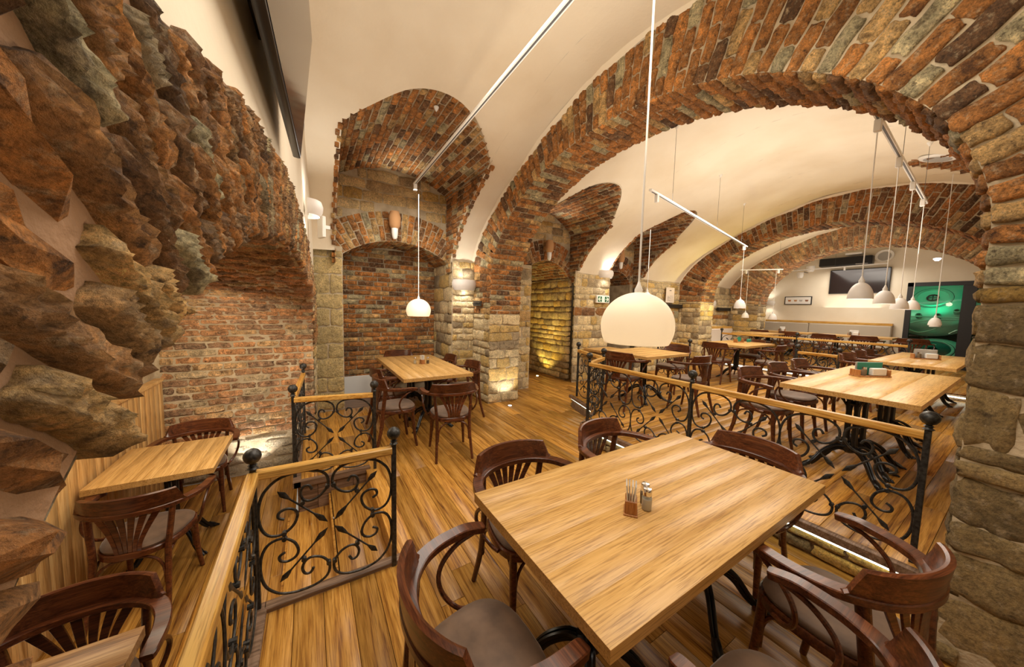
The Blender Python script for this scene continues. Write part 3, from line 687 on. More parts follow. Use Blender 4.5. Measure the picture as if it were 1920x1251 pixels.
of = struct('floor', MB().box((-.28, -1.2, -.05), (9.4, 9.6, -.021)) if False else MB().box((.46, -1.2, -.05), (9.4, 9.6, -.021)).box((-.26, -1.2, -.05), (.46, 2.0, -.021)).box((-.12, 3.37, -.05), (.46, 9.6, -.021)), 'riser', 'warm oak plank floor of the main level')
plank_field(of, -.24, 9.3, -1.2, 9.5, 0, 'y', .135, None, hole=lambda p: STEP(p) or inside_poly(p, [(2.87, -1.2), (2.87, 2.8), (3.45, 3.1), (3.7, 3.85), (6.2, 3.85), (6.7, 4.6), (9.4, 4.6), (9.4, -1.2)]) or (p[1] > 5.5 and p[0] < 3.74) or (p[1] > 5.4 and p[0] > 7))
dm = MB(); dp = [(2.84, -1.15), (2.84, 2.85), (3.37, 3.13), (3.63, 3.93), (6.17, 3.93), (6.62, 4.68), (9.33, 4.68), (9.33, -1.15)]
dm.add([(x, y, .199) for x, y in dp]+[(x, y, 0) for x, y in dp], [tuple(range(7, -1, -1))]+[(k, (k+1) % 8, 8+(k+1) % 8, 8+k) for k in range(8)])
od = struct('floor_dais', dm, 'riser', 'raised oak plank floor behind the long iron railing')
plank_field(od, 2.82, 9.35, -1.15, 4.7, .22, 'x', .14, DAIS)
ws = Wall(od)
ws.lay(lambda u, v: (2.83, u, v), -.9, 2.84, .005, .165, .082, lambda: rng.uniform(.2, .34), .04, col=lambda c, r: (grey_stone_col(c, r)*1.3, 'fine', 'stone'), flip=-1, jit=.008)
ws.lay(lambda u, v: (3.62+u, 3.94, v), 0, 2.5, .005, .165, .082, lambda: rng.uniform(.2, .34), .04, col=lambda c, r: (grey_stone_col(c, r)*1.3, 'stone', 'stone'), flip=-1, jit=.008)
ws.finish(300)
nb = MB().box((2.79, -1.1, .17), (2.84, 2.86, .222), bev=.004); nb.build('nosing', 'riser', od)
MB().sweep([(2.815, 2.86, .196), (3.35, 3.145, .196), (3.60, 3.95, .196)], .025, .024, flatp=True).build('nosing', 'riser', od)
led = MB().box((2.797, -.6, .158), (2.812, 2.82, .168)).sweep([(2.805, 2.84, .163), (3.345, 3.145, .163), (3.60, 3.93, .163)], .006, .005, flatp=True).build('led_strip', 'led'); tag(led, 'glowing light strip under the edge of the raised floor by the near table', 'light strip')
o2f = struct('floor_far', MB().box((9.37, -1.15, 0), (13.8, 5.35, .309)), 'riser', 'upper oak plank floor at the far end of the room')
plank_field(o2f, 9.35, 13.8, -1.15, 5.35, .33, 'x', .14, None)
MB().box((9.33, -1.1, .22), (9.36, 4.7, .315)).build('riser_board', 'riser', o2f)
led = MB().box((9.30, .3, .27), (9.325, 4.3, .285)).build('led_strip', 'led'); tag(led, 'glowing light strip under the far step before the bench tables', 'light strip')
ofa = struct('floor_alcove', MB().box((-1.36, .3, -.45), (-.2, 4.78, -.421)).box((-.2, 2.0, -.45), (.46, 3.37, -.421)), 'riser', 'sunken oak plank floor of the alcove')
plank_field(ofa, -1.35, -.16, .32, 4.76, -.40, 'y', .135)
# side of the floor over the alcove, seen under the rails
ok_ = MB().box((-.262, -1.15, -.40), (-.245, 2.03, .0)); ok_.box((-.262, 2.0, -.40), (.45, 2.015, -.02)); 
osd = struct('floor_edge', ok_, 'riser', 'dark edge boards below the stair railings')
MB().box((-.285, -1.15, -.03), (-.225, 2.045, .028), bev=.006).build('curb', 'riser', osd); MB().box((-.24, 1.985, -.03), (.47, 2.045, .028), bev=.006).build('curb', 'riser', osd)
MB().box((-.155, 3.40, -.03), (.47, 3.345, .020)).build('curb', 'riser', osd)
MB().box((-.165, 3.345, -.03), (-.105, 4.75, .022)).build('curb', 'riser', osd)
for k in range(4): MB().box((-.12+k*.147, 3.362, -.40), (.024+k*.147, 3.378, -.03), bev=.002).build('board', 'riser', osd)
MB().box((-.12, 3.38, -.40), (.46, 3.40, -.025)).build('board', 'riser', osd)
MB().box((-.13, 3.38, -.40), (-.115, 4.75, -.02)).build('board', 'riser', osd)
# steps down to the alcove
stp = tag(empty('staircase', (0, 2.7, -.4)), 'short oak steps going down from the main floor between two iron railings', 'stairs')
for k, (xa, xb, z) in enumerate(((.13, .455, -.133), (-.19, .13, -.267))):
    for j in range(2):
        m0 = MB().box((-.665, -(xb-xa)/4+.001, -.025), (.665, (xb-xa)/4-.001, 0), bev=.002).mesh('tread_board', 'floor'); o = link('tread', m0, stp); o.location = ((xa+xb)/2-(xb-xa)/4+j*(xb-xa)/2, 0, z+.4); o.rotation_euler = (0, 0, PI/2)
    MB().box((xb-.02, -.665, z+.4-.02), (xb-.005, .665, z+.533-.02)).build('riser', 'floor', stp)
MB().box((-.205, -.665, 0), (-.19, .665, .11)).build('riser', 'floor', stp)

# ================================================================== furniture
def chair_meshes():
    out = []
    rz = .700
    half = [(.288, .170), (.296, .10), (.292, .03), (.274, -.045), (.234, -.115), (.168, -.168), (.088, -.199), (0, -.208)]
    U = crom([(x, y, rz-(.012 if y > .1 else 0)) for x, y in half]+[(-x, y, rz-(.012 if y > .1 else 0)) for x, y in half[-2::-1]], 5)
    n = len(U); ws = [.024+.004*math.sin(PI*i/(n-1)) for i in range(n)]; ws[0] = ws[-1] = .019; ws[1] = ws[-2] = .023
    out.append(('arm_rail', MB().sweep(U, ws, .0145, flatp=True).mesh('arm_rail', 'chair'), None))
    # crest board standing on the back of the rail
    arc = crom([(x, y) for x, y in [(.238, -.108), (.172, -.163), (.090, -.199), (0, -.210), (-.090, -.199), (-.172, -.163), (-.238, -.108)]], 5); arc = [np.array(p) for p in arc]; m = len(arc)
    mb = MB(); R = []
    for i, p in enumerate(arc):
        t = arc[min(i+1, m-1)]-arc[max(i-1, 0)]; t /= np.linalg.norm(t); nn = np.array([-t[1], t[0]]); nn = nn if nn@p > 0 else -nn
        s = i/(m-1); e = min(s, 1-s); top = .722+(.085 if e > .09 else .085*max(0, (e-.02)/.07)**1.6 if e > .02 else 0)+.008*math.sin(PI*s)
        pin, pou = p-nn*.004, p+nn*.020; ptin, ptou = p+nn*.012, p+nn*.034
        R.append([(pin[0], pin[1], .705), (ptin[0], ptin[1], top-.004), (ptin[0]*.6+ptou[0]*.4, ptin[1]*.6+ptou[1]*.4, top), (ptou[0], ptou[1], top-.005), (pou[0], pou[1], .69)])
    vs = [v for r in R for v in r]; fs = []
    for i in range(m-1):
        for j in range(5): fs.append((i*5+j, i*5+(j+1) % 5, i*5+5+(j+1) % 5, i*5+5+j))
    fs += [tuple(range(5)), tuple(range(m*5-1, m*5-6, -1))]; mb.add(vs, fs); out.append(('crest_board', mb.mesh('crest_board', 'chair', 35), None))
    # seat frame and cushion
    def outline(k, z, off=0):
        P = []
        for i in range(k):
            t = 2*PI*i/k; cx, sy = math.cos(t), math.sin(t); y = .215*abs(sy)**.75*(1 if sy > 0 else -1)
            wd = .212+.030*(y/.215); x = wd*abs(cx)**.72*(1 if cx > 0 else -1); s = 1-off/.22; P.append((x*s, y*s, z))
        return P
    k = 36; mb = MB(); L = [outline(k, .405, .008), outline(k, .410, 0), outline(k, .440, 0), outline(k, .447, .006), outline(k, .447, .03)]
    vs = [v for r in L for v in r]; fs = [(i*k+j, i*k+(j+1) % k, (i+1)*k+(j+1) % k, (i+1)*k+j) for i in range(4) for j in range(k)]+[tuple(range(k-1, -1, -1)), tuple(range(4*k, 5*k))]
    out.append(('seat_frame', mb.add(vs, fs).mesh('seat_frame', 'chair'), None))
    mb = MB(); L = [outline(k, .446, .016), outline(k, .462, .010), outline(k, .474, .020), outline(k, .481, .05), outline(k, .485, .12)]
    vs = [v for r in L for v in r]; fs = [(i*k+j, i*k+(j+1) % k, (i+1)*k+(j+1) % k, (i+1)*k+j) for i in range(4) for j in range(k)]+[tuple(range(4*k, 5*k))]
    out.append(('seat', mb.add(vs, fs).mesh('seat_cushion', 'seat', 60), 'brown padded seat'))
    for sx in (-1, 1):
        P = crom([(sx*.178, .150, .445), (sx*.180, .158, .30), (sx*.186, .172, .14), (sx*.196, .195, 0)], 3)
        out.append(('leg', MB().sweep(P, [.019, .019, .019, .0185, .018, .017, .016, .015, .0145, .0135], [.019, .019, .019, .0185, .018, .017, .016, .015, .0145, .0135], up=(0, 1, 0), n=10).mesh('front_leg', 'chair'), None))
        P = crom([(sx*.196, -.148, .70), (sx*.184, -.160, .56), (sx*.172, -.172, .42), (sx*.176, -.196, .22), (sx*.190, -.255, 0)], 3)
        out.append(('leg', MB().sweep(P, [.016]*6+[.017]*3+[.015]*2+[.014]*2, [.021]*6+[.021]*3+[.018]*2+[.016]*2, up=(0, 1, 0), n=10).mesh('rear_leg', 'chair'), None))
        P = crom([(sx*.290, .125, .680), (sx*.298, .055, .652), (sx*.298, -.005, .60), (sx*.290, -.025, .54), (sx*.268, -.005, .475), (sx*.240, .04, .432), (sx*.224, .085, .425)], 4)
        out.append(('arm_support', MB().sweep(P, .0095, .0095, up=(1, 0, 0)).mesh('arm_support', 'chair'), None))
    # fan of slats
    for i in range(6):
        f = (i-2.5)/2.5; th = f*.60
        tx = f*.140; ty = -.206+1.30*tx*tx; bx, by = f*.050, -.198
        P = crom([(bx, by, .425), (bx*1.15, by-.004, .50), (bx*1.3+(tx-bx)*.32, by+(ty-by)*.55, .60), (tx, ty, .695)], 4)
        out.append(('slat', MB().sweep(P, [.010]*4+[.0105, .011, .012, .013, .014, .015, .016, .0165, .017], .0045, up=(0, 1, .2), flatp=True).mesh('fan_slat', 'chair'), None))
    # bentwood braces under the seat
    mb = MB()
    fl, fr, rl, rr = (-.184, .168), (.184, .168), (-.177, -.205), (.177, -.205)
    for (a, b_) in ((fl, fr), (rl, rr), (fl, rl), (fr, rr)):
        A, B = np.array(a)*.95, np.array(b_)*.95; P = []
        for z, t in ((.20, .02), (.30, .035), (.365, .12), (.395, .27), (.402, .42)):
            P.append((*(A+(B-A)*t), z))
        mb.sweep(crom(P, 3), .0085, .0085, up=(0, 0, 1) if False else (.3, .2, 1), n=6)
        P = [(*(B+(A-B)*t), z) for z, t in ((.20, .02), (.30, .035), (.365, .12), (.395, .27), (.402, .42))]
        mb.sweep(crom(P, 3), .0085, .0085, up=(.3, .2, 1), n=6)
    out.append(('brace', mb.mesh('bentwood_brace', 'chair'), None))
    return out
CH = chair_meshes()
def chair(x, y, z, ang, label, group, s=1.0):
    """ang: direction the sitter faces, degrees from +x"""
    e = empty('armchair', (x, y, z), math.radians(ang-90)); tag(e, label, 'chair', group)
    for nm, me, lb in CH: 
        o = link(nm, me, e)
        if lb and False: o['label'] = lb
    return e
def crest(x, y, z, ang, label, group, d=.215):
    a = math.radians(ang); return chair(x+d*math.cos(a), y+d*math.sin(a), z, ang, label, group)
G = 'bentwood armchairs around the large front table'
crest(.98, 1.60, 0, -90, 'bentwood armchair at the front table, back towards the stair railing, nearest the six-seat niche', G)
crest(1.72, 1.64, 0, -82, 'bentwood armchair at the far side of the front table, before the scrollwork railing corner', G)
crest(2.44, .89, 0, 180, 'bentwood armchair at the head of the front table, close to the long railing', G)
crest(.225, .86, 0, 2, 'bentwood armchair with wide brown seat at the near left end of the front table', G)
crest(1.68, .12, 0, 76, 'bentwood armchair beside the stone pier, arms pointing at the front table', G)
crest(1.09, .055, 0, 90, 'bentwood armchair cut by the bottom edge, with honey-coloured arm, at the front table', G)
G = 'bentwood armchairs around the niche table'
crest(.66, 4.48, 0, 3, 'bentwood armchair on the left long side of the niche table, farther of the two', G)
crest(.60, 3.85, 0, 2, 'bentwood armchair on the left long side of the niche table, next to the short railing', G)
crest(1.32, 6.02, 0, -90, 'bentwood armchair against the niche brick wall behind the table', G)
crest(2.03, 5.10, 0, 180, 'bentwood armchair by the stone pillar, deeper inside the niche', G)
crest(2.10, 4.38, 0, 182, 'bentwood armchair by the stone pillar with light seat, nearer the floor spot', G)
crest(1.26, 3.14, 0, 80, 'bentwood armchair with its fan back to us at the near end of the niche table', G)
G = 'bentwood armchairs in the sunken alcove'
crest(-.99, 2.83, -.4, 82, 'bentwood armchair seen from behind at the square alcove table', G)
crest(-.95, 4.36, -.4, -88, 'bentwood armchair against the whitewashed alcove brick wall', G)
crest(-.83, 2.02, -.4, -90, 'bentwood armchair at the bottom left alcove table, facing us', G)
G = 'bentwood armchairs on the raised floor'
for i, (x, y, a, lb) in enumerate(((4.03, 1.66, -92, 'nearest of three bentwood armchairs along the long plank table'), (4.74, 1.66, -90, 'middle of three bentwood armchairs along the long plank table'), (5.43, 1.66, -88, 'farthest of three bentwood armchairs along the long plank table'),
    (7.12, 1.60, -90, 'nearest of three armchairs along the second long table'), (7.78, 1.60, -90, 'middle of three armchairs along the second long table'), (8.36, 1.60, -90, 'farthest of three armchairs along the second long table'),
    (3.66, 3.10, 5, 'armchair behind the railing corner, its back to the big round lamp'), (4.56, 2.33, 92, 'armchair right of the big round lamp, back turned to us behind the railing post'), (5.58, 3.33, 180, 'armchair behind the lamp table, beside the small ball-topped post'),
    (6.78, 3.36, 3, 'armchair with its back to us at the pale table with a coaster stand'), (8.62, 3.38, 180, 'armchair at the far end of the pale table with a coaster stand'), (7.62, 2.50, 95, 'armchair at the right side of the pale table, near the short railing'))):
    crest(x, y, .22, a, lb, G)
G = 'bentwood armchairs at the bench tables'
for x, y, a, lb in ((11.36, 3.68, 0, 'leftmost dark armchair at the bench tables'), (11.2, 2.90, 0, 'dark armchair at the middle of the bench tables'), (11.4, 2.22, 0, 'dark armchair at the right bench table'), (11.4, 1.45, 5, 'dark armchair beside the green lit window'), (11.4, 4.4, 0, 'dark armchair tucked behind the third pillar at the bench tables')):
    crest(x, y, .33, a, lb, G)

# ---- tables
def iron_base_meshes():
    D = {}
    mb = MB()
    for k in range(4):
        a = PI/4+k*PI/2; x, y = .036*math.cos(a), .036*math.sin(a)
        mb.lathe([(.013, .20), (.020, .23), (.016, .27), (.0155, .55), (.021, .60), (.015, .64), (.013, .70)], 10, (x, y, 0))
    mb.lathe([(.0, .16), (.03, .17), (.055, .20), (.058, .23), (.03, .25), (.0, .25)], 14); mb.lathe([(.0, .60), (.045, .605), (.052, .62), (.03, .635), (0, .64)], 14)
    D['column'] = mb.mesh('iron_column', 'cast')
    mb = MB()
    for k in range(4):
        a = PI/4+k*PI/2; c, s = math.cos(a), math.sin(a)
        P = crom([(.02, .58), (.06, .60), (.11, .66), (.17, .70)], 4); mb.sweep([(r*c, r*s, z) for r, z in P], .010, .010)
        mb.sweep([(r*c, r*s, z) for r, z in crom([(.04, .64), (.075, .625), (.085, .66), (.06, .67)], 4)], .006, .006)
    mb.box((-.2, -.2, .70), (.2, .2, .712)); D['top_bracket'] = mb.mesh('top_bracket', 'cast')
    mb = MB()
    P = crom([(.03, 0, .215), (.10, 0, .225), (.19, 0, .17), (.26, 0, .075), (.30, 0, .032)], 5)
    for dy, dz in ((.013, 0), (-.013, 0), (0, -.035)):
        mb.sweep([(p[0]-(.02 if dz else 0), p[1]+dy*(1-.4*i/len(P)), p[2]+dz*(1-i/len(P))) for i, p in enumerate(P)], [.011-.002*i/len(P) for i in range(len(P))], [.012]*len(P))
    mb.sweep([(.285, 0, .055), (.305, 0, .035), (.335, 0, .022), (.350, 0, .014)], [.018, .024, .022, .010], [.016, .022, .016, .008])
    for dy in (-.016, 0, .016): mb.sweep([(.32, dy, .02), (.35, dy*1.4, .016), (.362, dy*1.5, .004)], .009, .009, n=6)
    D['foot'] = mb.mesh('claw_foot', 'cast'); return D
IB = iron_base_meshes()
def iron_base(tbl, x, y, rz=0, s=1.0):
    c = link('column', IB['column'], tbl); c.location = (x, y, 0); c.rotation_euler = (0, 0, rz); c.scale = (s, s, 1)
    b = link('top_bracket', IB['top_bracket'], tbl); b.location = (x, y, 0); b.rotation_euler = (0, 0, rz); b.scale = (s*.85, s*.85, 1)
    for k in range(4):
        f = link('foot', IB['foot'], tbl); f.location = (x, y, 0); f.rotation_euler = (0, 0, rz+PI/4+k*PI/2); f.scale = (s, s, 1)
def table(x0, x1, y0, y1, z, along, n, bases, label, mat='top', zt=.76, th=.042, grp='oak tables on black cast iron bases', s=1.0, rz=0):
    cx, cy = (x0+x1)/2, (y0+y1)/2; t = empty('dining_table', (cx, cy, z), rz); tag(t, label, 'table', grp)
    W_, D_ = x1-x0, y1-y0; L_, Wd = (W_, D_) if along == 'x' else (D_, W_); w = Wd/n
    me = MB().box((-L_/2, -w/2+.00005, -th), (L_/2, w/2-.00005, 0), bev=.0006).mesh('tabletop_plank', mat)
    for i in range(n):
        c = -Wd/2+(i+.5)*w; o = link('top_plank', me, t); o.location = (0, c, zt) if along == 'x' else (c, 0, zt); o.rotation_euler = (0, 0, 0 if along == 'x' else PI/2)
    for bx, by in bases: iron_base(t, bx, by, 0, s)
    return t
table(.623, 2.184, .50, 1.30, 0, 'x', 6, ((-.42, 0), (.42, 0)), 'large oak table in front with a coaster block and two shakers')
table(.90, 1.78, 3.80, 5.62, 0, 'y', 7, ((0, -.42), (0, .42)), 'oak table for six inside the brick niche under a small white lamp')
table(-1.30, -.645, 3.18, 3.90, -.4, 'y', 6, ((0, 0),), 'small square oak table in the sunken alcove', s=.85)
table(-1.24, -.567, .95, 1.717, -.4, 'x', 5, ((0, 0),), 'darker oak table cut by the bottom left corner', mat='top_dark', s=.85)
table(3.70, 5.93, .395, 1.225, .22, 'x', 4, ((-.72, 0), (-.45, 0), (.72, 0), (.45, 0)), 'long plank table behind the railing with a green card caddy')
table(6.89, 9.17, .50, 1.27, .22, 'x', 4, ((-.72, 0), (.72, 0)), 'second long plank table by the green window')
table(3.94, 4.96, 2.80, 3.64, .22, 'x', 5, ((0, 0),), 'square oak table partly hidden by the big round lamp')
table(7.13, 8.42, 2.93, 3.80, .22, 'x', 5, ((0, 0),), 'pale oak table with a coaster stand before the second arch')
table(5.16, 5.95, 4.78, 5.28, 0, 'x', 4, ((0, 0),), 'orange-toned small table against the rubble wall under the exit sign', s=.7)
table(12.15, 12.95, 3.46, 4.95, .33, 'y', 5, ((0, -.35), (0, .35)), 'left oak table before the beige bench')
table(12.1, 12.9, 1.86, 3.32, .33, 'y', 5, ((0, -.35), (0, .35)), 'right oak table before the beige bench')
table(10.0, 11.2, 3.7, 4.5, .33, 'x', 5, ((0, 0),), 'oak table beside the third pillar')

# ---- wrought iron railings
def quad_curve():
    h = [(.727, .33), (.68, .255), (.60, .27), (.565, .37), (.606, .475), (.707, .515), (.86, .455), (.965, .30), (.93, .12), (.76, .02), (.50, .0), (.28, .05)]
    return crom(h+[(.145, .145)]+[(b_, a) for a, b_ in h[::-1]], 4)
QC = quad_curve()
def railing(pts, z0, panels, label, hgt=.77, endposts=None, off=0):
    P = [np.array(p, float) for p in pts]; r = empty('iron_railing', (P[0][0], P[0][1], z0)); tag(r, label, 'railing', 'wrought iron scroll railings with oak handrails'); o0 = P[0]
    for i, p in enumerate(P):
        if endposts is not None and i not in endposts: continue
        x, y = p-o0
        po = MB().box((x-.013, y-.013, -off), (x+.013, y+.013, hgt+.005), bev=.002).build('post', 'iron', r)
        b_ = MB().lathe([(0, 0), (.018, .001), (.024, .006), (.016, .013), (.014, .018), (.021, .023), (.012, .029), (.013, .032), (.026, .040), (.036, .056), (.039, .070), (.036, .084), (.026, .098), (.012, .106), (0, .108)], 16, (x, y, hgt+.003)).build('ball_finial', 'iron', po)
    for k, (a, b_) in enumerate(zip(P[:-1], P[1:])):
        A, B = a-o0, b_-o0; L_ = np.linalg.norm(B-A); d = (B-A)/L_; nrm = (-d[1], d[0], 0)
        MB().sweep([(*(A+d*.012), hgt-.030), (*(B-d*.012), hgt-.030)], .024, .022, flatp=True).build('handrail', 'rail_y' if abs(d[1]) > abs(d[0]) else 'rail', r)
        n = panels[k]; w = (L_-.03)/n/2; zb, zt = .045, hgt-.055; hh = (zt-zb)/2
        for j in range(n):
            for qx in (0, 1):
                for qz in (0, 1):
                    def mp(u, v): 
                        s = .015+2*w*j+(u*w if qx == 0 else 2*w-u*w); z = zt-v*hh if qz == 0 else zb+v*hh
                        return (*(A+d*s), z)
                    mb = MB().sweep([mp(u, v) for u, v in QC], .0075, .0055, up=nrm, n=6)
                    for (u, v) in ((.606, .606) if False else (.59, .52), (.955, .33), (.33, .955)):
                        c = mp(u, v); mb.sweep([(c[0]-nrm[0]*.012, c[1]-nrm[1]*.012, c[2]), (c[0]+nrm[0]*.012, c[1]+nrm[1]*.012, c[2])], .012, .012, n=8)
                    mb.build('scroll', 'iron', r)
                    sp = [mp(t, t) for t in (.25, .32, .37, .41, .55, .75, .80, .86, .95)]
                    MB().sweep(sp, [.001, .016, .011, .005, .005, .005, .011, .016, .001], [.001, .004, .0045, .005, .005, .005, .0045, .004, .001], up=nrm, n=8).build('spear', 'iron', r)
    return r
M['rail_y'] = M['rail'].copy(); M['rail_y'].name = 'oiled_oak_handrail_across'
for nd in M['rail_y'].node_tree.nodes:
    if nd.type == 'MAPPING':
        s_ = list(nd.inputs['Scale'].default_value); s_[0], s_[1] = s_[1], s_[0]; nd.inputs['Scale'].default_value = s_
railing([(.411, 1.99), (-.262, 2.012)], 0, [1], 'short iron railing with oak handrail at the near side of the steps')
railing([(-.262, 2.012), (-.258, .62)], 0, [2], 'iron railing running towards us above the sunken alcove', endposts=[1])
railing([(.511, 3.335), (-.150, 3.47)], 0, [1], 'short iron railing at the far side of the steps, near the niche table')
railing([(-.150, 3.47), (-.09, 4.68)], 0, [2], 'iron railing ending at the alcove brick wall', endposts=[1])
railing([(2.857, 2.818), (2.88, 1.582), (2.887, .275)], .22, [2, 2], 'long iron railing with ball finials on the edge of the raised floor')
railing([(2.857, 2.818), (3.375, 3.07), (3.62, 3.82)], .22, [1, 1], 'angled iron railing corner behind the big round lamp', endposts=[1, 2])
railing([(6.2, 3.50), (6.62, 4.45)], .22, [2], 'iron railing by the back wall, between the lamp table and the pale table')
railing([(7.22, 2.18), (7.18, 1.64)], .22, [1], 'short iron railing in the middle of the raised floor')
railing([(9.47, 4.5), (9.50, 2.9), (9.53, 1.25)], .33, [2, 3], 'far iron railing on the upper step before the bench tables')
railing([(9.53, .35), (9.53, -.7)], .33, [2], 'far iron railing continuing behind the stone pier')

# ---- pendant lamps and tracks
def pendant(x, y, zb, r, ztop, label, kind='dome', power=10, cat='lamp', grp='white pendant lamps', lit=True):
    e = empty('pendant_lamp', (x, y, zb)); tag(e, label, cat, grp)
    if kind == 'ball':
        a0 = math.asin(.50); prof = [(r*math.cos(t), r*.5+r*math.sin(t)*(1 if t < 0 else .96)) for t in np.linspace(-a0, PI/2*.97, 20)]
        h = r*1.46
    elif kind == 'bell': prof = [(r*math.cos(t), r*1.75*math.sin(t)) for t in np.linspace(0, PI/2*.93, 16)]; h = r*1.75
    else: prof = [(r*math.cos(t), r*.95*math.sin(t)) for t in np.linspace(0, PI/2*.94, 14)]; h = r*.95
    inner = [(max(a-.004, .001), b_-(.003 if i else 0)) for i, (a, b_) in enumerate(prof)][::-1]
    MB().lathe(prof+inner, 40).build('shade', 'shade' if kind == 'ball' else 'shade_w', e, 60)
    MB().lathe([(.016, h-.006), (.018, h+.012), (.008, h+.035), (.004, h+.05)], 14).build('cap', 'white', e)
    MB().sweep([(0, 0, h+.03), (0, 0, ztop-zb)], .0045 if r > .12 else .004, .0045 if r > .12 else .004, n=6).build('cord', 'white', e)
    MB().lathe([(0, r*.42), (r*.34, r*.46), (r*.42, r*.62), (r*.3, r*.8), (0, r*.85)], 20).build('bulb', 'bulb_soft' if kind == 'ball' else 'bulb', e)
    if lit: light('pendant_light', 'SPOT' if kind != 'ball' else 'POINT', (x, y, zb+r*.35), power, (1, .88, .70), r*.3, (x, y, 0) if kind != 'ball' else None, 150, .9)
    return e
pendant(1.277, .973, 1.462, .160, 3.45, 'largest round opal lamp hanging over the front table', 'ball', 1.0)
pendant(1.30, 4.62, 1.465, .168, 3.14, 'round opal lamp hanging in front of the niche brick wall', 'ball', 1.5)
pendant(3.62, .745, 1.745, .073, 3.02, 'nearest white bell lamp in the row over the long plank table', 'bell', 8)
pendant(4.62, .79, 1.735, .073, 3.02, 'second white bell lamp in the row over the long plank table', 'bell', 8)
pendant(5.55, .83, 1.70, .072, 3.02, 'third white dome lamp in the row, in front of the green window', 'bell', 8)
pendant(6.45, .86, 1.71, .070, 3.02, 'fourth white dome lamp, half hidden by the third one', 'bell', 8)
pendant(8.3, .86, 1.50, .070, 3.79, 'white dome lamp low over the second long table', 'bell', 5)
pendant(9.9, 1.02, 1.45, .068, 3.82, 'farthest white dome lamp before the green window', 'bell', 4)
pendant(4.35, 3.16, 1.80, .06, 2.83, 'small white lamp peeping out behind the big round lamp', 'bell', 4)
pendant(7.55, 3.28, 1.72, .105, 3.0, 'white lamp over the pale table at the end of the short track', 'bell', 6)
pendant(10.01, 4.2, 1.50, .085, 2.75, 'left small lamp near the third pillar', 'bell', 4)
pendant(10.37, 3.71, 1.47, .095, 2.75, 'right small lamp near the third pillar', 'bell', 4)
def track(name, a, b_, label, hangers=(), adapters=(), w=.017):
    A, B = np.array(a, float), np.array(b_, float); e = tag(empty('light_track', a), label, 'light track'); D = B-A
    MB().sweep([(0, 0, 0), tuple(D)], w, .012, flatp=True).build('rail', 'white', e)
    MB().sweep([tuple(D*.01-np.array((0, 0, .0125))), tuple(D*.99-np.array((0, 0, .0125)))], w*.35, .002, flatp=True).build('slot', 'wiregrey', e)
    for t, zt in hangers:
        p = D*t; MB().sweep([tuple(p), (p[0], p[1], zt-A[2])], .0022, .0022, n=5).build('hanger_wire', 'wiregrey', e)
        MB().lathe([(.028, 0), (.026, -.012), (.004, -.05)], 12, (p[0], p[1], zt-A[2])).build('ceiling_cone', 'white', e)
    for t in adapters:
        p = D*t; MB().box((p[0]-.02, p[1]-.02, p[2]-.10), (p[0]+.02, p[1]+.02, p[2]-.012), bev=.004).build('adapter', 'white', e)
track('t', (1.20, 4.47, 3.21), (1.165, .3, 3.21), 'long white light track running towards us across the near ceiling', ((.215, N1.N(1.2)-.02), (.8, MZ(1.1))), (.012,))
track('t', (3.3, .73, 3.08), (6.75, .885, 3.08), 'white light track carrying four lamps near the right pier', ((.42, 3.75), (.92, 3.75)), (.09, .38, .65, .91))
track('t', (3.34, 2.46, 3.0), (7.75, 3.32, 3.0), 'thin white light track over the middle of the raised floor', ((.14, MZ(2.6)), (.55, MZ(2.9)), (.9, MZ(3.25))), (.04, .955))
track('t', (9.9, 4.35, 2.78), (10.45, 3.6, 2.78), 'short white track before the third arch', ((.9, 3.5),), (.15, .9))
track('t', (12.7, 4.2, 2.96), (12.9, 2.2, 3.02), 'white light track in front of the far end wall', ((.5, 3.9),), (.6,))

# ---- left wall television and sconces
tv = tag(empty('television', (.0, 2.0, 2.75)), 'black flat television bracketed high on the left wall, seen edge on', 'television')
def tvbox(mb, a, b_): mb.box(a, b_, bev=.004); return mb
T0 = tvbox(MB(), (-.035, -.62, -.33), (.0, .62, .33)); T0.build('housing', 'black', tv); MB().box((0.0005, -.605, -.315), (.002, .605, .315)).build('screen', 'screen', tv); MB().box((-.075, -.38, -.2), (-.035, .38, .15), bev=.012).build('back_cover', 'black', tv); MB().box((-.17, -.1, -.1), (-.07, .1, .1), bev=.006).build('bracket', 'black', tv)
tv.location = (-.028, 1.62, 2.74); tv.rotation_euler = (0, math.radians(6), math.radians(-3.0))
def sconce(x, y, z, rz, label, s=1.0, power=8, up=True):
    e = tag(empty('wall_sconce', (x, y, z), rz), label, 'wall lamp', 'white half-round wall sconces')
    # half bowl standing out along +y local
    vs = []; n = 17; prof = [(.10, .055), (.112, .02), (.108, -.02), (.092, -.058)]
    for r, zz in prof+[(r-.006, zz) for r, zz in prof[::-1]]:
        for j in range(n): a = PI*j/(n-1); vs.append((r*s*math.cos(a)*1.25, r*s*math.sin(a), zz*s))
    k = len(prof)*2; fs = [(i*n+j, i*n+j+1, ((i+1) % k)*n+j+1, ((i+1) % k)*n+j) for i in range(k) for j in range(n-1)]
    MB().add(vs, fs).build('shade', 'shade_w', e, 60)
    MB().box((-.04*s, .012, -.02*s), (.04*s, .05*s, .02*s), bev=.005).build('bulb', 'bulb', e); MB().box((-.07*s, 0, -.035*s), (.07*s, .012, .035*s)).build('back_plate', 'white', e)
    a = rz+PI/2; px, py = x+.06*s*math.cos(a), y+.06*s*math.sin(a)
    light('sconce_light', 'SPOT', (px, py, z+.03), power, (1, .95, .86), .03, (px-.02*math.cos(a), py-.02*math.sin(a), z+1), 115, .7)
    light('sconce_light', 'SPOT', (px, py, z-.03), power, (1, .95, .86), .03, (px-.02*math.cos(a), py-.02*math.sin(a), z-1), 115, .7)
    return e
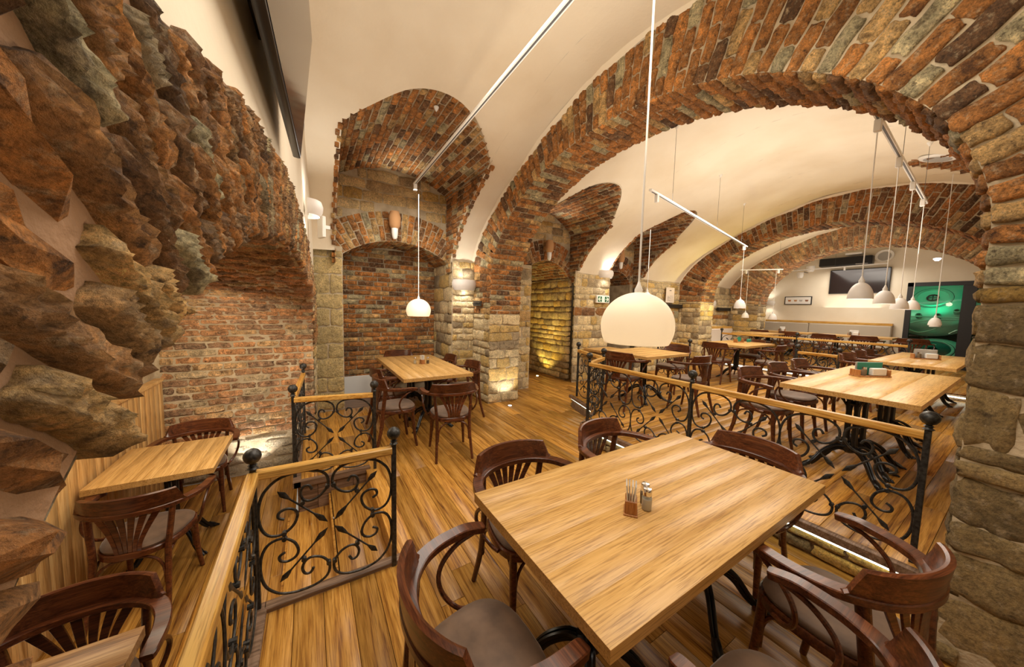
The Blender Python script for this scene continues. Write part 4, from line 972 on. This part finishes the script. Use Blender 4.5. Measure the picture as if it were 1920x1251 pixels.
sconce(-.005, 3.95, 2.56, -PI/2, 'white half-round sconce on the left wall beyond the television', 1.25, 9)
sconce(2.29, 5.325, 1.99, PI, 'white half-round sconce on the rubble wall beside the first pillar', 1.6, 10)
sconce(5.75, 5.30, 2.43, PI, 'white sconce under the plaster tongue above the exit sign', 1.5, 11)
sconce(10.25, 5.30, 1.88, PI, 'bright white sconce on the rubble wall between second and third arch', 1.7, 11)
sconce(13.70, 5.05, 2.0, PI/2, 'white sconce in the far left corner of the end wall', 1.4, 8)
fl = tag(empty('flood_lamp', (.13, 4.45, 2.50), math.radians(200)), 'white flat box flood lamp just right of the left wall sconce', 'wall lamp')
MB().box((-.02, -.07, -.13), (.02, .07, .11), bev=.006).build('housing', 'white', fl); MB().box((-.09, -.015, -.02), (-.02, .015, .02)).build('bracket', 'white', fl)
def niche_uplight(x, y, z, label, s=1.0):
    e = tag(empty('uplight', (x, y, z)), label, 'wall lamp', 'white uplights with brick-toned tops')
    MB().lathe([(0, -.17*s), (.022*s, -.165*s), (.040*s, -.14*s), (.050*s, -.07*s), (.052*s, 0), (.046*s, .012*s), (0, .012*s)], 18).build('body', 'white', e)
    MB().lathe([(.055*s, .0), (.085*s, .04*s), (.095*s, .17*s), (.07*s, .26*s), (0, .27*s)], 9).build('lamp_top', 'lamp_top', e)  # upper part of the lamp; its brick-like reflection is put into the colour
    light('uplight_light', 'SPOT', (x, y-.16*s, z+.30*s), 13, (1, .93, .80), .03, (x, y-.45, z+1.4), 100, .8)
M['lamp_top'] = flat('brick_reflection_tone', (.50, .27, .12), .9)
niche_uplight(1.16, 5.46, 2.82, 'white uplight with a brick-toned top above the six-seat niche arch')
niche_uplight(4.25, 5.46, 2.78, 'white uplight with a brick-toned top above the yellow passage', .95)
niche_uplight(6.45, 5.46, 2.78, 'white uplight behind the big lamp cord in the third niche', .95)

# floor spots
def floor_spot(x, y, z, label, mat='bulb', col=(1, .95, .85), power=4, aim=None, ang=100):
    e = tag(empty('floor_spot', (x, y, z)), label, 'floor light', 'small round floor spots')
    MB().lathe([(0, .001), (.028, .001), (.03, .004), (.040, .005), (.042, .001)], 20).build('ring', 'chrome', e); MB().lathe([(0, .0042), (.028, .0042), (.028, .002)], 18).build('lens', mat, e)
    light('floor_spot_light', 'SPOT', (x, y, z+.02), power, col, .02, aim, ang, .6)
floor_spot(2.78, 4.50, 0, 'white floor spot at the foot of the first pillar', 'bulb', NEUT, 18, (2.85, 4.75, 1.0))
floor_spot(4.62, 6.25, 0, 'yellow floor spot at the foot of the passage jamb', 'spot_y', (1, .80, .22), 26, (4.9, 6.2, 1.2))
floor_spot(-.62, 4.60, -.4, 'floor spot under the alcove brick wall', 'bulb', NEUT, 22, (-.5, 4.8, .9))
floor_spot(-1.25, 2.35, -.4, 'floor spot beside the alcove panelling', 'bulb', NEUT, 2, (-1.36, 2.35, .2))
floor_spot(8.95, 4.55, .02, 'yellow floor spot at the second pillar', 'spot_y', (1, .82, .25), 26, (9.1, 4.75, 1.6))
light('passage_light', 'SPOT', (4.35, 5.9, .4), 48, (1, .80, .30), .05, (4.4, 6.4, 2.6), 110, .8)
light('arch_wash_light', 'SPOT', (9.12, 4.1, .9), 80, (1, .80, .24), .05, (9.12, 4.2, 3.2), 115, .9)
light('arch_wash_light', 'SPOT', (11.9, 3.4, 1.2), 18, WARM, .08, (11.88, 3.2, 3.3), 120, .9)

# ---- exit sign, menu, black shelf, socket
ex = tag(empty('exit_sign', (5.68, 5.26, 1.86)), 'lit escape route sign with two arrows on the rubble wall', 'exit sign')
MB().box((-.21, 0, -.085), (.21, .05, .085), bev=.006).build('case', 'white', ex); MB().box((-.185, -.004, -.068), (.185, .0, .068)).build('panel', 'sign', ex)
for sx in (-1, 1):
    pl = MB().box((sx*.11-.062, -.007, -.062), (sx*.11+.062, -.004, .062)).build('green_field', 'green', ex)
    mb = MB(); t = sx*.155; 
    for sy in (-1, 1): mb.sweep([(t, -.009, 0), (t-sx*.055, -.009, sy*.048)], .009, .002, up=(0, 1, 0), flatp=True)
    mb.sweep([(t, -.009, 0), (t-sx*.085, -.009, 0)], .009, .002, up=(0, 1, 0), flatp=True); mb.build('arrow', 'sign', ex)
mn = tag(MB().box((8.05, 5.27, 1.86), (8.42, 5.275, 2.26)).build('notice_sheet', 'paper'), 'white printed notice pinned to the rubble wall beside the second arch', 'notice')
mb = MB(); 
for k in range(6): mb.box((8.12, 5.266, 2.02-k*.022), (8.18+.03*(k % 3), 5.2695, 2.025-k*.022)); mb.box((8.22, 5.266, 2.04-k*.03), (8.38, 5.2695, 2.044-k*.03))
mb.box((8.2, 5.266, 2.17), (8.28, 5.2695, 2.19)); mb.build('print', 'wiregrey', mn)
tag(MB().box((8.05, 5.24, 1.72), (8.80, 5.31, 1.82), bev=.004).build('coat_rack', 'black'), 'black coat hook strip under the notice sheet', 'coat rack')
tag(MB().box((10.75, 5.24, 1.68), (11.5, 5.31, 1.78), bev=.004).build('coat_rack', 'black'), 'black coat hook strip near the third pillar', 'coat rack')
cr = tag(MB().box((2.435, 4.95, 1.63), (2.455, 5.25, 1.72), bev=.003).build('coat_rack', 'black'), 'small black coat hook strip on the side of the first pillar', 'coat rack')
for k in range(3): MB().sweep([(2.435, 5.02+k*.08, 1.68), (2.40, 5.02+k*.08, 1.66), (2.395, 5.02+k*.08, 1.69)], .006, .006, n=6).build('hook', 'black', cr)

# ---- far end wall
mb = MB(); X = 13.80; WY0, WY1, WZ = -.6, 1.95, 2.545
strip(mb, [(X, WY1, -.0), (X, 5.5, -.0)], [(X, WY1, 4.05), (X, 5.5, 4.05)]); strip(mb, [(X, -1.2, WZ), (X, WY1, WZ)], [(X, -1.2, 4.05), (X, WY1, 4.05)]); strip(mb, [(X, -1.2, 0), (X, WY0, 0)], [(X, -1.2, WZ), (X, WY0, WZ)])
struct('wall_end', mb, 'plaster', 'cream end wall with bench, screen and green window')
wf = struct('window_1', MB().box((X-.03, WY1-.10, .33), (X+.06, WY1, WZ)).box((X-.03, WY0, WZ-.10), (X+.06, WY1, WZ)).box((X-.03, WY0, .33), (X+.06, WY1, .45)), 'frame', 'tall black framed window onto a green lit brewing room')
MB().box((X-.035, .98-.13, .45), (X+.06, 1.06, WZ-.1), bev=.004).build('mullion', 'frame', wf); MB().box((X-.03, WY0, .45), (X+.06, WY0+.1, WZ-.1)).build('mullion', 'frame', wf)
for ya, yb in ((1.06, WY1-.1), (WY0+.1, .85)): MB().box((X+.01, ya, .45), (X+.018, yb, WZ-.1)).build('pane', 'glass', wf)
# brewing room
mb = MB(); XX = 18.2
strip(mb, [(XX, -2.2, 0), (XX, 3.4, 0)], [(XX, -2.2, 3.4), (XX, 3.4, 3.4)]); strip(mb, [(X+.1, 3.4, 0), (XX, 3.4, 0)], [(X+.1, 3.4, 3.4), (XX, 3.4, 3.4)]); strip(mb, [(X+.1, -2.2, 0), (XX, -2.2, 0)], [(X+.1, -2.2, 3.4), (XX, -2.2, 3.4)]); strip(mb, [(X+.1, -2.2, 3.4), (XX, -2.2, 3.4)], [(X+.1, 3.4, 3.4), (XX, 3.4, 3.4)]); strip(mb, [(X+.1, -2.2, 0), (XX, -2.2, 0)], [(X+.1, 3.4, 0), (XX, 3.4, 0)])
struct('wall_brewery', mb, flatm := flat('brewing_room_tiles', (.03, .05, .04), .35), 'tiled room behind the window with brewing kettles')
M['kettle'] = flat('brushed_kettle_metal', (.42, .50, .44), .38, .35)
def kettle(x, y, z, r, tilt, label, lidm='kettle', q=.36):
    k = empty('brewing_kettle', (x, y, z), 0); tag(k, label, 'kettle'); k.rotation_euler = (0, math.radians(tilt), 0)
    MB().lathe([(r, -.42), (r, -.15), (r*.97, -.03), (r*.85, .10), (r*.62, .19), (r*q, .215)], 40).build('dome', 'kettle', k, 60)
    MB().lathe([(r*q, .205), (r*(q+.01), .235), (r*(q-.04), .245), (r*(q-.05), .215)], 40).build('rim_ring', 'kettle', k)
    MB().lathe([(r*(q+.012), .19), (r*(q+.035), .218), (r*(q+.05), .206)], 40).build('seal', 'cast', k)
    MB().lathe([(0, .19), (r*.2, .195), (r*(q-.05), .215)], 32).build('lid', lidm, k)
    MB().lathe([(r*.11, .20), (r*.13, .23), (r*.11, .25), (r*.09, .22)], 24).build('hatch_ring', 'cast', k); 
    mb = MB(); mb.sweep([(-r*.11, 0, .23), (r*.11, 0, .23)], .012, .012); mb.sweep([(0, -r*.11, .23), (0, r*.11, .23)], .012, .012); mb.build('handwheel', 'cast', k)
    for j in range(4):
        a = PI-.75+j*.5; MB().lathe([(.06, 0), (.065, .13), (.045, .15), (.04, .12)], 18, (-abs(r*.78*math.sin(a)) if False else r*.74*math.cos(a), r*.74*math.sin(a), .13)).build('port', 'kettle', k)
    return k
kettle(15.9, 1.72, 2.08, .95, -52, 'upper round kettle lid glowing green behind the window')
kettle(15.2, 1.55, .55, .72, -40, 'lower round kettle with dark open hatch behind the window', 'cast', .5)
pp = tag(empty('steam_pipes', (14.6, 1.4, 1.3)), 'thin bent pipes crossing the green brewing room', 'pipes')
for k, P in enumerate(([(0, .9, -.5), (0, .6, .1), (0, .2, .25), (.1, -.3, .28)], [(.1, .9, .35), (.1, -.7, .33)], [(0, .75, .1), (.1, .4, -.1), (.1, .1, .02)], [(-.1, -.15, -.1), (-.1, -.3, .0), (-.1, -.4, -.3)])): MB().sweep(crom(P, 6), .014, .014).build('pipe', 'kettle', pp)
light('brewery_light', 'AREA', (14.6, 1.6, 3.3), 16, (.02, 1, .45), .8, (15.6, 1.4, 1.2)); light('brewery_light', 'POINT', (14.25, 2.6, 2.6), 8, (.02, 1, .45), .15); light('brewery_light', 'POINT', (14.4, .2, 1.0), 3, (.02, 1, .45), .15)
es2 = tag(MB().box((X-.06, .70, 2.37), (X-.035, .84, 2.44)).build('exit_lamp', flat('red_sign_glow', (.6, .02, .03), .5, emit=(1, .03, .05), es=2.2)), 'small red lit sign on the window frame by the stone pier', 'exit sign')
tv2 = tag(empty('television', (X-.04, 2.90, 2.645)), 'large dark wall television above the bench', 'television')
MB().box((-.02, -.625, -.36), (.03, .625, .36), bev=.006).build('housing', 'black', tv2); MB().box((-.023, -.60, -.335), (-.0201, .60, .335)).build('screen', 'screen', tv2)
ac = tag(MB().box((X-.26, 2.62, 3.11), (X-.03, 3.76, 3.36), bev=.02).build('air_conditioner', 'black'), 'black wall air conditioner above the large television', 'air conditioner'); MB().box((X-.265, 2.70, 3.125), (X-.255, 2.95, 3.135)).build('louvre', 'white', ac)
pc = tag(empty('framed_picture', (X-.02, 4.27, 2.085)), 'narrow black framed picture strip of small cups and glasses', 'picture')
MB().box((-.012, -.355, -.135), (.018, .355, .135), bev=.003).build('frame', 'frame', pc); MB().box((-.016, -.33, -.112), (-.0125, .33, .112)).build('sheet', 'paper_w', pc) if False else MB().box((-.016, -.33, -.112), (-.0125, .33, .112)).build('sheet', 'white', pc)
for k, (yy, col) in enumerate(((.22, (.45, .16, .03)), (.06, (.5, .25, .1)), (-.08, (.45, .42, .38)), (-.23, (.25, .10, .05)))):
    MB().lathe([(0, 0), (.032, 0), (.046, .055), (0, .055)], 14, (-.0, 0, 0)).build('cup_print', flat('print_%d' % k, col, .7), pc).matrix_local = Matrix.Translation((-.017, yy, -.03)) @ Matrix.Diagonal((.05, 1, 1, 1))
sl = tag(empty('spotlight', (X-.35, 4.05, 2.93)), 'pair of round white spotlights on the left of the far television', 'spotlight')
for yy, zz, r in ((-.12, .14, .11), (.12, -.04, .085)): MB().lathe([(0, -.10), (r*.7, -.09), (r, -.02), (r, .08), (r*.9, .085), (0, .085)], 20, (0, yy, zz)).build('head', 'white', sl)
MB().sweep([(.3, .02, .05), (0, .02, .05)], .012, .012).build('arm', 'black', sl)
def speaker(x, y, z, label, ax=None):
    e = tag(empty('ceiling_speaker', (x, y, z)), label, 'speaker', 'round ceiling speakers'); MB().lathe([(.10, -.012), (.13, -.010), (.14, 0), (.14, .006)], 28).build('ring', 'white', e); MB().lathe([(0, -.010), (.10, -.010)], 28).build('grille', 'grille', e)
    if ax is not None: e.rotation_euler = ax
    e.scale = (1.3, 1.3, 1.3); return e
speaker(10.0, 3.92, MZ(3.92)-.02, 'round grey ceiling speaker between second and third arch', (math.radians(-26), 0, 0))
speaker(X-.14, 2.42, 3.31, 'round grey speaker above the far television', (0, math.radians(-75), 0))
speaker(7.3, .9, MZ(.9)-.02, 'round grey ceiling speaker by the brick lunette', (math.radians(14), 0, 0))
tag(MB().box((X-.22, 2.85, 3.42), (X-.02, 3.2, 3.48), bev=.01).build('alarm_box', 'white'), 'small white box above the air conditioner', 'box')
dl = tag(MB().lathe([(.03, 0), (.06, .03), (.06, .06), (0, .06)], 16, (13.2, 1.45, MZ(1.45)-.9)).build('spotlight', 'bulb'), 'small bright spotlight near the far ceiling above the window', 'spotlight')
# bench along the end wall and short one on the rubble wall
bn = tag(empty('bench', (X-.33, 3.65, .33)), 'long beige upholstered bench with oak cap along the end wall', 'bench')
MB().box((.18, -1.53, 1.03), (.30, 1.53, 1.10), bev=.006).build('cap', 'rail_y', bn)
for ya, yb in ((-1.52, .25), (.26, 1.52)): MB().box((.16, ya, .50), (.26, yb, 1.03), bev=.02).build('back_cushion', 'beige', bn)
MB().box((-.25, -1.52, .38), (.18, 1.52, .47), bev=.03).build('seat', 'beige', bn); MB().box((-.22, -1.52, 0), (.26, 1.52, .38)).build('base', 'rail_y', bn)
bs = tag(empty('bench', (10.82, 5.12, .33)), 'short bench with pale back panel and oak cap against the rubble wall', 'bench')
MB().box((-.78, .06, .80), (.72, .17, .87), bev=.006).build('cap', 'rail', bs); MB().box((-.74, .04, .35), (.72, .14, .80), bev=.015).build('back_cushion', 'paper', bs); MB().box((-.74, -.3, .3), (.72, .04, .42), bev=.03).build('seat', 'beige', bs); MB().box((-.72, -.28, 0), (.70, .1, .3)).build('base', 'rail', bs)

# ---- things on tables
def shaker(x, y, z, fill, label, grp=None):
    e = tag(empty('shaker', (x, y, z)), label, 'shaker', grp)
    MB().lathe([(0, 0), (.017, 0), (.020, .003), (.0205, .052), (.0185, .060), (.0165, .066)], 20).build('glass', 'glass', e, 60)
    MB().lathe([(0, .003), (.0175, .003), (.0175, .048), (0, .049)], 16).build('filling', fill, e)
    MB().lathe([(.0175, .064), (.0185, .066), (.0185, .088), (.016, .094), (0, .096)], 20).build('lid', 'chrome', e)
def coaster_block(x, y, z, rz, label):
    e = tag(empty('coaster_holder', (x, y, z), rz), label, 'coaster holder')
    MB().box((-.024, -.034, .006), (.024, .034, .062), bev=.002).build('block', 'caddy', e); MB().box((-.028, -.040, 0), (.028, .040, .007), bev=.001).build('foot', 'caddy', e)
    for k, (px, tl) in enumerate(((-.014, -.10), (-.006, -.05), (.003, .02), (.012, .07))):
        c = MB().box((-.0022, -.030, 0), (.0022, .030, .075), bev=.0015).build('coaster', 'white' if k != 1 else 'grey', e); c.location = (px, 0, .052); c.rotation_euler = (0, tl, 0)
coaster_block(1.140, .850, .76, math.radians(-52), 'small wooden block of white coasters on the front table')
shaker(1.214, .826, .76, 'salt', 'nearer glass shaker with chrome lid on the front table'); shaker(1.243, .857, .76, 'pepper', 'rear glass shaker with chrome lid on the front table')
coaster_block(1.39, 4.74, .76, .3, 'small wooden coaster block on the niche table')
shaker(1.30, 4.80, .76, 'salt', 'glass shaker left of the coaster block on the niche table'); shaker(1.47, 4.73, .76, 'pepper', 'glass shaker right of the coaster block on the niche table')
def caddy(x, y, z, rz, label, card, s=1.0, items=True):
    e = tag(empty('condiment_caddy', (x, y, z), rz), label, 'caddy', None)
    MB().box((-.16*s, -.055, 0), (.16*s, .055, .012), bev=.002).build('tray', 'caddy', e)
    for sx in (-1, 1): MB().box((sx*.15*s-.006, -.05, .012), (sx*.15*s+.006, .05, .075), bev=.002).build('end_board', 'caddy', e)
    if items:
        MB().box((-.115*s, .016, .012), (.135*s, .022, .145), bev=.003).build('card', card, e); MB().box((-.13*s, .024, .012), (.145*s, .029, .15), bev=.003).build('card_holder', 'grey', e)
        MB().box((-.01*s, -.035, .012), (.13*s, .01, .09), bev=.006).build('napkins', 'white', e)
        MB().lathe([(.022, .012), (.024, .07), (.017, .08)], 16, (-.085*s, -.02, 0)).build('jar', 'pepper', e); MB().lathe([(.02, .08), (.02, .102), (0, .105)], 16, (-.085*s, -.02, 0)).build('jar_lid', 'chrome', e)
    return e
caddy(5.03, .90, .98, math.radians(-30), 'wooden caddy with green card, napkins and spice jar on the long plank table', 'greencard', 1.1)
caddy(8.03, .88, .98, math.radians(-60), 'wooden caddy with pale cards on the second long table', 'grey', .9)
c4 = caddy(7.95, 3.42, .98, math.radians(-20), 'small coaster stand with round beer mat on the pale table', 'greencard', .55, items=False)
MB().lathe([(0, -.006), (.055, -.006), (.055, .006), (0, .006)], 24).build('round_mat', 'greencard', c4).matrix_local = Matrix.Translation((0, 0, .075)) @ Matrix.Rotation(PI/2, 4, 'X')
MB().lathe([(.055, -.008), (.062, -.008), (.062, .008), (.055, .008)], 24).build('mat_rim', 'chrome', c4).matrix_local = Matrix.Translation((0, 0, .075)) @ Matrix.Rotation(PI/2, 4, 'X')
caddy(12.5, 4.2, 1.09, math.radians(-80), 'tiny caddy with shakers on the left bench table', 'white', .5)
caddy(12.4, 2.6, 1.09, math.radians(-80), 'tiny caddy with white items on the right bench table', 'white', .7)
tag(MB().box((8.25, 3.36, .98), (8.40, 3.40, 1.05), bev=.01).build('card_holder', 'greencard'), 'small green card holder at the far end of the pale table', 'card holder')

# ---- room beyond the passage
pendant(5.25, 8.3, 1.62, .20, 3.0, 'white lamp glimpsed through the dark passage by the first pillar', 'bell', 5)
table(4.7, 5.6, 7.9, 8.8, 0, 'x', 4, ((0, 0),), 'table glimpsed through the dark passage')
railing([(4.15, 7.45), (4.85, 7.45)], 0, [1], 'iron railing glimpsed through the dark passage')
